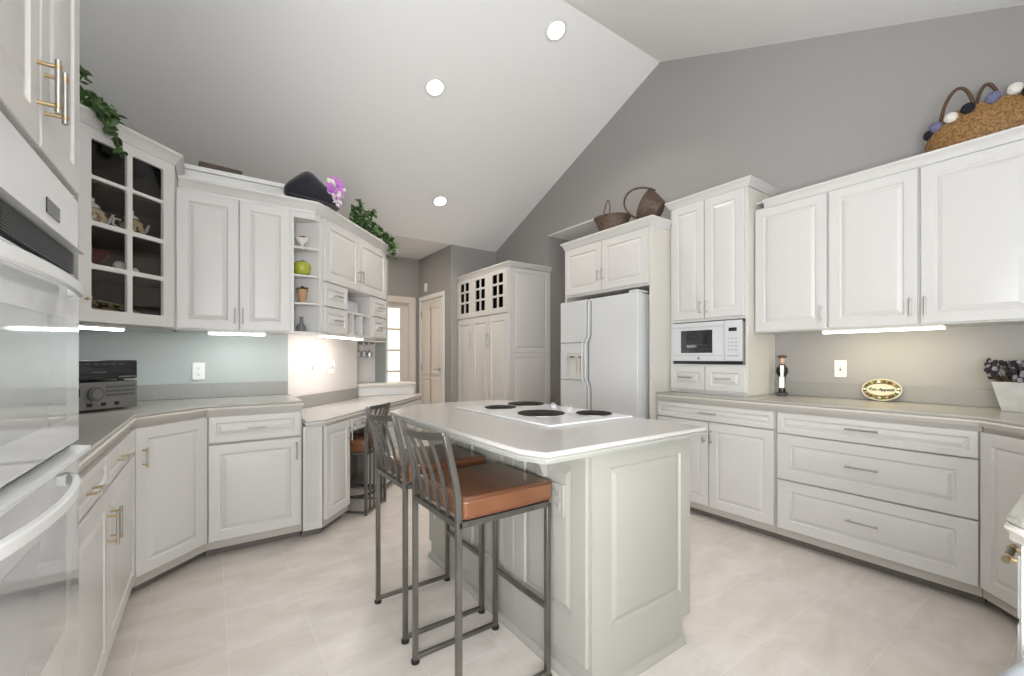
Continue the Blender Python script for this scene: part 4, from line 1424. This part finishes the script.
ck = thing('cooktop', 'white electric cooktop with four black burners set in the island', 'cooktop', (1.155, 1.375, 0.9113))
CW_, CH_ = 0.53, 0.83
MB().box((0, 0, 0), (CW_, CH_, 0.008), COOKTOP).build('surface', ck, bevel=0.003, seg=3)
for (x, y, r_) in ((0.215, 0.32, 0.118), (0.19, 0.655, 0.088), (0.42, 0.72, 0.108), (0.432, 0.165, 0.088)):
    b_ = MB()
    b_.lathe([(r_ * 0.16, 0.008), (r_, 0.008), (r_, 0.0135), (r_ * 0.93, 0.0145)] + sum([[(r_ * (0.93 - 0.11 * q_), 0.0145), (r_ * (0.90 - 0.11 * q_), 0.0128), (r_ * (0.86 - 0.11 * q_), 0.0128), (r_ * (0.84 - 0.11 * q_), 0.0145)] for q_ in range(6)], []) + [(r_ * 0.16, 0.0145)], BURNER, c=(x, y, 0), n=40)
    ob_ = b_.build('burner', ck, smooth=30)
    MB().lathe([(0.002, 0.0085), (r_ * 0.15, 0.0085), (r_ * 0.15, 0.012), (0.002, 0.012)], CHROME, c=(x, y, 0), n=20).build('center_cap', ob_)
    MB().lathe([(r_ + 0.001, 0.0081), (r_ + 0.006, 0.0081), (r_ + 0.005, 0.010), (r_ + 0.001, 0.011)], CHROME, c=(x, y, 0), n=40).build('trim_ring', ob_)
for k in range(4):
    x, y = (0.445, 0.505)[k % 2] if False else (0.445 if k in (0, 2) else 0.50), 0.36 + 0.065 * k
    MB().lathe([(0.017, 0.008), (0.016, 0.018), (0.012, 0.021), (0.002, 0.021)], KNOBW, c=(x, y, 0), n=20).box((x - 0.003, y - 0.015, 0.021), (x + 0.003, y + 0.015, 0.026), GREYP).build('knob', ck)


# ================================================================== STOOLS
def stool(label, loc, rz):
    """seat faces local +x; origin at the floor centre of the back legs' edge"""
    t_ = thing('bar_stool', label, 'stool', loc, rz, 'metal stools with tan leather seats')
    hw, dp = 0.180, 0.375
    q_ = 0.0098
    zs = 0.655
    for s in (-1, 1):
        MB().tube([(dp, s * hw, 0.0), (dp, s * hw, zs)], q_, STEEL, square=True).build('leg', t_, bevel=0.002)
        pth_ = [(0.0, s * hw, 0.0), (0.0, s * hw, zs), (-0.003, s * hw, 0.74), (-0.016, s * hw, 0.82), (-0.036, s * hw * 1.01, 0.90), (-0.050, s * hw * 1.02, 0.955)]
        MB().tube(pth_, q_, STEEL, square=True).build('leg', t_, bevel=0.002)
        MB().tube([(0.0, s * hw, 0.022), (dp, s * hw, 0.022)], q_ * 0.85, STEEL, square=True).build('floor_rail', t_, bevel=0.002)
        for x in (0.0, dp):
            MB().cyl((x, s * hw, 0.0), (x, s * hw, 0.012), 0.017, BLACK, 14).build('foot_cap', t_)
    MB().tube([(dp, -hw, 0.265), (dp, hw, 0.265)], q_ * 0.9, STEEL, square=True).build('footrest', t_, bevel=0.002)
    sf = MB()
    for a_, b_ in (((0, -hw), (dp, -hw)), ((dp, -hw), (dp, hw)), ((dp, hw), (0, hw)), ((0, hw), (0, -hw))):
        sf.tube([(a_[0], a_[1], zs), (b_[0], b_[1], zs)], q_, STEEL, square=True)
    sf.build('seat_frame', t_)
    # cushion: rounded box with a soft crown
    cu = MB()
    n_ = 12
    x0, x1 = 0.012, dp + 0.018
    yw = hw + 0.012
    z0, z1 = zs + 0.010, zs + 0.084
    cu.box((x0, -yw, z0), (x1, yw, z1), LEATHER)
    c_ = cu.build('seat', t_, bevel=0.016, seg=4)
    pi_ = MB()
    loop = [(x0 + 0.006, -yw + 0.006), (x1 - 0.006, -yw + 0.006), (x1 - 0.006, yw - 0.006), (x0 + 0.006, yw - 0.006)]
    for z in (z0 + 0.010, z1 - 0.008):
        pi_.tube([(x0 + 0.012, -yw, z), (x1 - 0.012, -yw, z), (x1, -yw + 0.012, z), (x1, yw - 0.012, z), (x1 - 0.012, yw, z), (x0 + 0.012, yw, z), (x0, yw - 0.012, z), (x0, -yw + 0.012, z)], 0.0028, PIPING, n=6, closed=True)
    pi_.build('piping', c_, smooth=50)

    def bow(y, base):
        return base - 0.035 * (1 - (y / hw) ** 2)
    tr_ = MB()
    rings = []
    for k in range(13):
        y = -hw * 1.02 + hw * 2.04 * k / 12
        x = bow(y, -0.050)
        z = 0.950 - 0.012 * (1 - (y / hw) ** 2)
        rings.append([(x - 0.008, y, z - 0.013), (x + 0.006, y, z - 0.013), (x + 0.003, y, z + 0.013), (x - 0.011, y, z + 0.013)])
    tr_.loops(rings, STEEL)
    tr_.build('top_rail', t_, smooth=40, bevel=0.002)
    for k in range(4):
        y = -hw + 2 * hw * (k + 1) / 5
        e = bow(y, -0.050)
        MB().tube([(0.0, y, zs + 0.006), (-0.004 + e * 0.10, y, 0.73), (-0.004 + e * 0.33, y, 0.81), (e * 0.78, y, 0.90), (e, y, 0.938)], 0.0052, STEEL, square=True).build('slat', t_)
    return t_


stool('tan leather metal stool nearest the camera at the island', (0.662, 1.425, 0), 0.0)
stool('tan leather metal stool behind the front one along the island', (0.675, 1.925, 0), 0.0)


def desk_stool(label, loc, rz):
    t_ = thing('desk_stool', label, 'stool', loc, rz, None)
    hw, dp = 0.165, 0.33
    q_ = 0.0095
    zs = 0.47
    for s in (-1, 1):
        MB().tube([(dp, s * hw, 0.0), (dp, s * hw, zs)], q_, STEEL, square=True).build('leg', t_)
        MB().tube([(0.0, s * hw, 0.0), (0.0, s * hw, 0.6), (-0.012, s * hw, 0.72), (-0.04, s * hw, 0.825)], q_, STEEL, square=True).build('leg', t_)
        MB().tube([(0.0, s * hw, 0.02), (dp, s * hw, 0.02)], q_ * 0.8, STEEL, square=True).build('floor_rail', t_)
    rg = MB()
    rg.tube([(dp / 2 + 0.15 * math.cos(u), 0.15 * math.sin(u), 0.13) for u in [k * PI / 12 for k in range(24)]], 0.010, BLACK, n=8, closed=True)
    tag(rg.build('foot_ring', t_, smooth=60), 'dark round foot ring')
    sf = MB()
    for a_, b_ in (((0, -hw), (dp, -hw)), ((dp, -hw), (dp, hw)), ((dp, hw), (0, hw)), ((0, hw), (0, -hw)), ((0, -hw), (0, hw))):
        sf.tube([(a_[0], a_[1], zs), (b_[0], b_[1], zs)], q_, STEEL, square=True)
    sf.build('seat_frame', t_)
    c_ = MB().box((0.01, -hw - 0.008, zs + 0.0105), (dp + 0.015, hw + 0.008, zs + 0.10), LEATHER).build('seat', t_, bevel=0.02, seg=4)
    tr_ = MB()
    rings = []
    for k in range(9):
        y = -hw * 1.03 + hw * 2.06 * k / 8
        x = -0.04 - 0.03 * (1 - (y / hw) ** 2)
        rings.append([(x - 0.007, y, 0.805), (x + 0.006, y, 0.805), (x + 0.004, y, 0.835), (x - 0.009, y, 0.835)])
    tr_.loops(rings, STEEL)
    tr_.build('top_rail', t_, smooth=40, bevel=0.002)
    for k in range(4):
        y = -hw + 2 * hw * (k + 1) / 5
        e = -0.04 - 0.03 * (1 - (y / hw) ** 2)
        MB().tube([(-0.002, y, 0.022), (-0.002, y, 0.55), (e * 0.35, y, 0.70), (e, y, 0.815)], 0.006, STEEL, square=True).build('slat', t_)
    MB().tube([(-0.002, -hw, 0.022), (-0.002, hw, 0.022)], q_ * 0.8, STEEL, square=True).build('floor_rail', t_)
    return t_


desk_stool('low tan seated metal stool tucked into the desk knee space', (1.085, 3.44, 0), R(137))


# ================================================================== THINGS ON TOP OF CABINETS
def ivy(name, label, loc, strands, nleaf, L, cat='plant'):
    t_ = thing(name, label, cat, loc)
    st = MB()
    fo = MB()
    for s in strands:
        st.tube(s, 0.0025, STEM, n=5)
        for i in range(len(s) - 1):
            a_, b_ = Vector(s[i]), Vector(s[i + 1])
            for k in range(nleaf):
                p = a_.lerp(b_, random.random()) + rv(0.012)
                d_ = rv() + (b_ - a_).normalized() * 0.4
                leaf(fo, p, d_, Vector((0.2, -0.6, 0.6)) + rv(0.6), random.uniform(0.7, 1.2) * L)
    st.build('stem', t_)
    fo.build('foliage', t_, smooth=0)
    return t_


# trailing ivy over the glass cabinet crown
gx_, gy_ = gpt(0.10, 0.06)
G = lambda s, d, z: (gpt(s, d)[0] - gx_, gpt(s, d)[1] - gy_, z - 2.4655)
t = ivy('trailing_ivy', 'green ivy spilling over the corner of the glass cabinet', (gx_, gy_, 2.4655), [
    [G(0.02, 0.1, 2.47), G(0.05, 0.02, 2.53), G(0.075, -0.04, 2.55), G(0.085, -0.07, 2.50), G(0.10, -0.08, 2.42)],
    [G(0.06, 0.08, 2.47), G(0.09, -0.02, 2.52), G(0.13, -0.075, 2.49), G(0.15, -0.08, 2.40), G(0.17, -0.075, 2.34), G(0.195, -0.07, 2.30)],
    [G(0.02, 0.08, 2.47), G(0.04, 0.02, 2.56), G(0.055, -0.01, 2.62), G(0.06, -0.02, 2.66)],
    [G(0.08, 0.06, 2.47), G(0.12, -0.03, 2.52), G(0.16, -0.07, 2.50), G(0.17, -0.075, 2.44)],
    [G(0.05, 0.06, 2.47), G(0.08, -0.04, 2.50), G(0.10, -0.07, 2.46), G(0.115, -0.075, 2.38)]], 9, 0.044)
MB().lathe([(0.04, 0), (0.055, 0.06), (0.05, 0.06), (0.002, 0.05)], TERRA, c=(G(0.03, 0.12, 0)[0], G(0.03, 0.12, 0)[1], 0)).build('pot', t)

# ivy on desk uppers
ix, iy = dpt(0.78, 0.10)
I = lambda s, d, z: (dpt(s, d)[0] - ix, dpt(s, d)[1] - iy, z)
sts = []
for k in range(12):
    s0 = 0.78 + random.uniform(-0.12, 0.2)
    e_ = random.uniform(-0.18, 0.30)
    hgt = random.uniform(0.10, 0.26) * (1.0 if e_ < 0.1 else 0.7)
    sts.append([I(s0, 0.10, 0.06), I(s0 + e_ * 0.5, 0.08, hgt * 0.8 + 0.03), I(s0 + e_, 0.02 + random.uniform(-0.04, 0.05), hgt)])
sts += [[I(0.95, 0.05, 0.08), I(1.08, -0.01, 0.10), I(1.17, -0.05, 0.06), I(1.22, -0.06, -0.02), I(1.25, -0.065, -0.08)], [I(0.92, 0.05, 0.08), I(1.05, -0.04, 0.09), I(1.14, -0.075, 0.02), I(1.17, -0.08, -0.05)],
        [I(0.98, 0.05, 0.08), I(1.12, 0.0, 0.13), I(1.22, -0.05, 0.07), I(1.26, -0.06, 0.0)], [I(0.85, 0.08, 0.05), I(0.72, 0.02, 0.20), I(0.66, 0.0, 0.29)]]
t = ivy('potted_ivy', 'bushy green ivy on top of the desk wall cabinet', (ix, iy, 2.3185), sts, 17, 0.056)
MB().lathe([(0.05, 0), (0.065, 0.07), (0.06, 0.07), (0.002, 0.06)], TERRA, c=(I(0.80, 0.2, 0)[0], I(0.80, 0.2, 0)[1], 0)).build('pot', t)

# velvet hat with flower
ht = thing('velvet_hat', 'black velvet hat with a purple flower on the back wall cabinets', 'hat', (0.615, 3.455, 2.3255), R(16))
rings = []
for x, zb, zt, wy in ((-0.192, 0.048, 0.082, 0.012), (-0.186, 0.030, 0.100, 0.03), (-0.165, 0.016, 0.130, 0.05), (-0.12, 0.004, 0.178, 0.075), (-0.07, 0.0, 0.226, 0.088), (-0.045, 0.0, 0.238, 0.09), (-0.015, 0.0, 0.234, 0.09),
                      (0.03, 0.0, 0.20, 0.09), (0.08, 0.0, 0.170, 0.085), (0.12, 0.0, 0.150, 0.078), (0.165, 0.0, 0.115, 0.06), (0.19, 0.004, 0.075, 0.04), (0.198, 0.02, 0.05, 0.012)):
    h2 = (zt - zb) / 2
    rings.append([(x, wy * math.copysign(abs(math.cos(2 * PI * i / 24)) ** 0.8, math.cos(2 * PI * i / 24)), zb + h2 + h2 * math.copysign(abs(math.sin(2 * PI * i / 24)) ** 0.8, math.sin(2 * PI * i / 24))) for i in range(24)])
hb = MB()
hb.loops([list(q_) for q_ in rings], FELT)
hb.build('crown', ht, smooth=70)
hb = MB()
hb.tube([(-0.175, -0.03, 0.03), (-0.12, -0.078, 0.012), (-0.03, -0.097, 0.008), (0.07, -0.094, 0.008), (0.15, -0.07, 0.010), (0.19, -0.03, 0.02)], 0.012, FELT, n=8)
hb.build('brim', ht, smooth=60)
fl = MB()
for ring_, (cnt, rad, zz, L_) in enumerate(((10, 0.012, 0.0, 0.075), (9, 0.01, 0.012, 0.058), (6, 0.005, 0.02, 0.04))):
    for k in range(cnt):
        a_ = 2 * PI * k / cnt + ring_ * 0.3
        d_ = Vector((math.cos(a_), -0.35 - ring_ * 0.3, math.sin(a_)))
        leaf(fl, Vector((0.135, -0.085 - zz, 0.155)) + Vector((math.cos(a_) * rad, 0, math.sin(a_) * rad)), d_, (0, -1, 0.001), L_, PETAL if (k + ring_) % 4 else PALEP)
tag(fl.build('flower', ht, smooth=0), 'purple fabric flower')
fl = MB()
for k in range(26):
    leaf(fl, Vector((0.135, -0.10, 0.08)) + Vector((random.uniform(-0.03, 0.05), random.uniform(-0.01, 0.02), random.uniform(-0.05, 0.035))), rv() + Vector((0, -0.4, -0.5)), (0, -1, 0.1), 0.035, PALEP if k % 3 else PETAL)
tag(fl.build('flower_spray', ht, smooth=0), 'small pale flowers')
o = MB().box((-0.026, -0.02, 0), (0.026, 0.02, 0.31), CRYSTAL).build('glass_vase', bevel=0.004)
o.location = (*dpt(0.17, 0.22), 2.3185)
tag(o, 'clear square glass vase standing behind the velvet hat', 'vase')
# dark tray lying on the partition ledge
tr = thing('wooden_tray', 'dark wooden tray lying on the ledge behind the back wall cabinets', 'tray', (0.06, 3.79, 2.5325), R(6))
MB().box((-0.12, -0.055, 0.0), (0.12, 0.055, 0.010), WOODD).build('base', tr, bevel=0.002)
mb = MB()
for bx in (((-0.13, -0.065), (0.13, -0.055)), ((-0.13, 0.055), (0.13, 0.065)), ((-0.13, -0.055), (-0.12, 0.055)), ((0.12, -0.055), (0.13, 0.055))):
    mb.box((*bx[0], 0.0), (*bx[1], 0.045), WOODD)
mb.build('rim', tr, bevel=0.002)


# ---- baskets on the refrigerator cabinet
def weave(mb_, prof, m, n=72, sx=1, sy=1, amp=0.02, nw=18):
    full = []
    for k in range(len(prof) - 1):
        (r0, z0), (r1, z1) = prof[k], prof[k + 1]
        for j in range(4):
            u = j / 4
            full.append((r0 + (r1 - r0) * u, z0 + (z1 - z0) * u))
    full.append(prof[-1])
    return mb_.lathe(full, m, n=n, sx=sx, sy=sy, wob=lambda a_, k: amp * math.sin(nw * a_ + PI * ((k // 2) % 2)) + amp * 0.4 * (k % 2))


bk = thing('wicker_basket', 'small open dark wicker basket on the left above the refrigerator', 'basket', (3.11, 2.78, 2.3585), R(-60))
mb = weave(MB(), [(0.075, 0.0), (0.09, 0.01), (0.118, 0.07), (0.150, 0.155), (0.154, 0.165), (0.140, 0.16), (0.11, 0.07), (0.08, 0.014), (0.002, 0.012)], WICKER, sx=1.1, sy=0.8)
mb.build('bowl', bk, smooth=60)
mb = MB()
mb.tube([(1.1 * 0.152 * math.cos(2 * PI * k / 40), 0.8 * 0.152 * math.sin(2 * PI * k / 40), 0.165) for k in range(40)], 0.009, WICKER, n=6, closed=True)
mb.build('rim', bk, smooth=60)
mb = MB()
mb.tube([(-0.06, -0.108, 0.16), (-0.045, -0.10, 0.24), (-0.03, -0.09, 0.30), (-0.015, -0.085, 0.305), (-0.005, -0.085, 0.25), (0.0, -0.115, 0.165)], 0.007, WICKER, n=6)
mb.build('handle', bk, smooth=60)
bk = thing('handled_basket', 'large dark wicker basket lying on its side with a tall hoop handle', 'basket', (3.15, 2.40, 2.3585), R(0))
Mt = Matrix.Translation((0.0, -0.02, 0.165)) @ Matrix.Rotation(R(120), 4, 'Z') @ Matrix.Rotation(R(60), 4, 'Y')
mb = MB().at(Mt)
weave(mb, [(0.075, -0.10), (0.085, -0.095), (0.11, -0.04), (0.138, 0.04), (0.142, 0.05), (0.130, 0.046), (0.10, -0.04), (0.078, -0.086), (0.002, -0.088)], WICKER, sx=0.92, sy=1.12)
mb.build('bowl', bk, smooth=60)
mb = MB().at(Mt)
mb.tube([(0.92 * 0.14 * math.cos(2 * PI * k / 40), 1.12 * 0.14 * math.sin(2 * PI * k / 40), 0.05) for k in range(40)], 0.010, WICKER, n=6, closed=True)
mb.build('rim', bk, smooth=60)
mb = MB().at(Mt)
pth_ = []
for k in range(17):
    u = PI * k / 16
    pth_.append((0.135 * math.cos(u), 0.0, 0.03 + 0.215 * math.sin(u) ** 0.8))
mb.tube(pth_, 0.009, WICKER, n=6)
mb.build('handle', bk, smooth=60)

# ---- straw bag with pompoms on the right uppers
bg_ = thing('straw_bag', 'golden woven straw bag trimmed with coloured pompoms on the right wall cabinets', 'bag', (3.455, 0.43, 2.3425), R(-90))
prof = [(0.20, 0.0), (0.215, 0.012), (0.245, 0.085), (0.225, 0.15), (0.19, 0.215), (0.185, 0.215), (0.215, 0.15), (0.23, 0.085), (0.19, 0.02), (0.003, 0.018)]
mb = weave(MB(), prof, RATTAN, n=120, sx=1.0, sy=0.48, amp=0.014, nw=40)
mb.tube([(0.187 * math.cos(2 * PI * k / 48), 0.48 * 0.187 * math.sin(2 * PI * k / 48), 0.213) for k in range(48)], 0.008, RATTAN, n=6, closed=True)
mb.build('body', bg_, smooth=60)
for dy, x0, x1, h_ in ((-0.078, -0.165, -0.035, 0.155), (0.070, -0.06, 0.05, 0.165)):
    mb = MB()
    mb.tube([(x0 + (x1 - x0) * k / 14, dy * (1 - 0.35 * math.sin(PI * k / 14)), 0.20 + h_ * math.sin(PI * k / 14) ** 0.65) for k in range(15)], 0.0085, BROWNP, n=8)
    tag(mb.build('handle', bg_, smooth=60), 'brown looped handle')
for k, (x, z, m_, y) in enumerate(((-0.222, 0.155, POMB, -0.02), (-0.188, 0.178, POMU, -0.055), (-0.122, 0.192, POMW, -0.09), (-0.055, 0.208, POMB, -0.10), (0.035, 0.222, POMU, -0.10), (0.11, 0.232, POMW, -0.095), (0.16, 0.205, POMB, -0.085), (0.195, 0.19, POMW, -0.06))):
    mb = MB()
    mb.ball((x, y, z), 0.030, m_, n=16, k=10, s=(1.0, 0.9, 0.95), wob=0.08)
    tag(mb.build('pompom', bg_, smooth=80), {'white yarn': 'white pompom', 'black yarn': 'black pompom', 'lavender blue yarn': 'lavender blue pompom'}[m_.name])

# ================================================================== RIGHT COUNTER ITEMS
fgx, fgy = 3.52, 1.478
fgn = thing('waiter_figurine', 'slim painted figurine in black and white beside the microwave tower', 'figurine', (fgx, fgy, 0.9205), R(-70))
fgn.scale = (0.78, 0.85, 1.10)
MB().box((-0.045, -0.032, 0), (0.045, 0.032, 0.02), BLACKP).build('base', fgn, bevel=0.004)
mb = MB()
mb.lathe([(0.026, 0.018), (0.03, 0.03), (0.022, 0.06), (0.026, 0.10), (0.032, 0.125), (0.026, 0.128)], BLACKP, n=16, sy=0.8)
mb.build('trousers', fgn, smooth=60)
mb = MB()
mb.lathe([(0.027, 0.122), (0.034, 0.15), (0.036, 0.185), (0.026, 0.205), (0.014, 0.212)], BLACKP, n=16, sy=0.75)
mb.prism_y([(-0.012, 0.13), (0.012, 0.13), (0.016, 0.205), (-0.016, 0.205)], -0.030, -0.022, CERAM)
mb.tube([(0.034, 0, 0.19), (0.044, -0.006, 0.16), (0.03, -0.026, 0.14)], 0.008, BLACKP, n=8)
mb.tube([(-0.034, 0, 0.19), (-0.044, -0.006, 0.16), (-0.03, -0.026, 0.14)], 0.008, BLACKP, n=8)
mb.build('jacket', fgn, smooth=60)
MB().box((-0.024, -0.034, 0.05), (0.02, -0.022, 0.128), CERAM).build('apron', fgn, bevel=0.003)
mb = MB()
mb.ball((0, -0.004, 0.238), 0.024, SKINP, s=(0.9, 0.95, 1.15))
mb.ball((0, -0.028, 0.236), 0.005, SKINP, n=8, k=5)
mb.build('head', fgn, smooth=80)
mb = MB()
mb.lathe([(0.026, 0.254), (0.038, 0.258), (0.038, 0.268), (0.024, 0.272), (0.003, 0.272)], BROWNP, n=16)
mb.build('hat', fgn, smooth=50)

pq = thing('oval_plaque', 'oval flowered plaque with lettering leaning on the right backsplash', 'plaque', (3.552, 0.905, 0.9225), -PI / 2)
tilt = Matrix.Translation((0, 0, 0.0)) @ Matrix.Rotation(R(-14), 4, 'X')
hw_, hh_ = 0.103, 0.072


def oval(mb_, a_, b_, y0, y1, m, n=48):
    rings_ = [[(a_ * math.cos(-2 * PI * i / n), y, hh_ + b_ * math.sin(-2 * PI * i / n)) for i in range(n)] for y in (y1, y0)]
    mb_.loops([list(reversed(r_)) for r_ in rings_][::-1][::-1], m)


mb = MB().at(tilt)
oval(mb, hw_, hh_, -0.010, 0.004, PLAQW)
mb.build('rim', pq, smooth=40)
mb = MB().at(tilt)
oval(mb, hw_ - 0.0065, hh_ - 0.0065, -0.0115, -0.008, PLAQF)
mb.build('flower_border', pq, smooth=40)
mb = MB().at(tilt)
oval(mb, hw_ - 0.026, hh_ - 0.034, -0.0125, -0.009, PLAQW)
mb.build('field', pq, smooth=40)
mb = MB().at(tilt)
for k in range(26):
    a_ = 2 * PI * k / 26 + random.uniform(-0.1, 0.1)
    mb.ball(((hw_ - 0.017) * math.cos(a_), -0.0115, hh_ + (hh_ - 0.019) * math.sin(a_)), random.uniform(0.006, 0.010), (LEAF, PALEP, LEAF, TERRA, WOODD, CERRD)[k % 6], n=8, k=5, s=(1, 0.25, 1))
mb.build('painted_flowers', pq, smooth=80)
fc = bpy.data.curves.new('lettering', 'FONT')
fc.body = 'Bon Appetit'
fc.size = 0.0265
fc.offset = 0.0007
fc.extrude = 0.0006
fc.shear = 0.25
fc.align_x = 'CENTER'
fc.align_y = 'CENTER'
tmp = bpy.data.objects.new('tmp_text', fc)
col.objects.link(tmp)
dg = bpy.context.evaluated_depsgraph_get()
me = bpy.data.meshes.new_from_object(tmp.evaluated_get(dg))
bpy.data.objects.remove(tmp)
me.materials.clear()
me.materials.append(BLACKP)
o = bpy.data.objects.new('lettering', me)
col.objects.link(o)
o.parent = pq
o.matrix_basis = tilt @ Matrix.Translation((0, -0.0132, hh_)) @ Matrix.Rotation(PI / 2, 4, 'X')

# lavender pot
lp = thing('lavender_planter', 'whitewashed planter full of dried lavender on the right countertop', 'planter', (3.45, 0.285, 0.9205), R(-90))
MB().loops([[(sx * a_, sy * b_, z) for sx, sy in ((-1, -1), (1, -1), (1, 1), (-1, 1))] for a_, b_, z in ((0.085, 0.055, 0.0), (0.12, 0.075, 0.155), (0.112, 0.068, 0.155), (0.10, 0.06, 0.12))], POTW).build('pot', lp, bevel=0.006)
st = MB()
bd = MB()
for k in range(230):
    x = random.uniform(-0.105, 0.105)
    y = random.uniform(-0.062, 0.062)
    z = 0.165 + random.uniform(0.0, 0.095)
    tx = x * 1.28 + random.uniform(-0.01, 0.01)
    ty = y * 1.3
    st.tube([(x * 0.7, y * 0.7, 0.11), (tx, ty, z)], 0.0016, STEM, n=4)
    bd.ball((tx, ty, z), 0.0135, BUD if k % 3 else BUDP, n=7, k=5, s=(0.8, 0.8, 1.1), wob=0.1)
for k in range(8):
    tx = -0.125 - 0.008 * (k % 3)
    bd.ball((tx - 0.004 * k * 0.3, -0.03 + 0.01 * k, 0.19 + 0.011 * k), 0.0125, BUD if k % 2 else BUDP, n=7, k=5, s=(0.8, 0.8, 1.1), wob=0.1)
st.build('stem', lp)
o = bd.build('lavender_heads', lp, smooth=80)
o['kind'] = 'stuff'
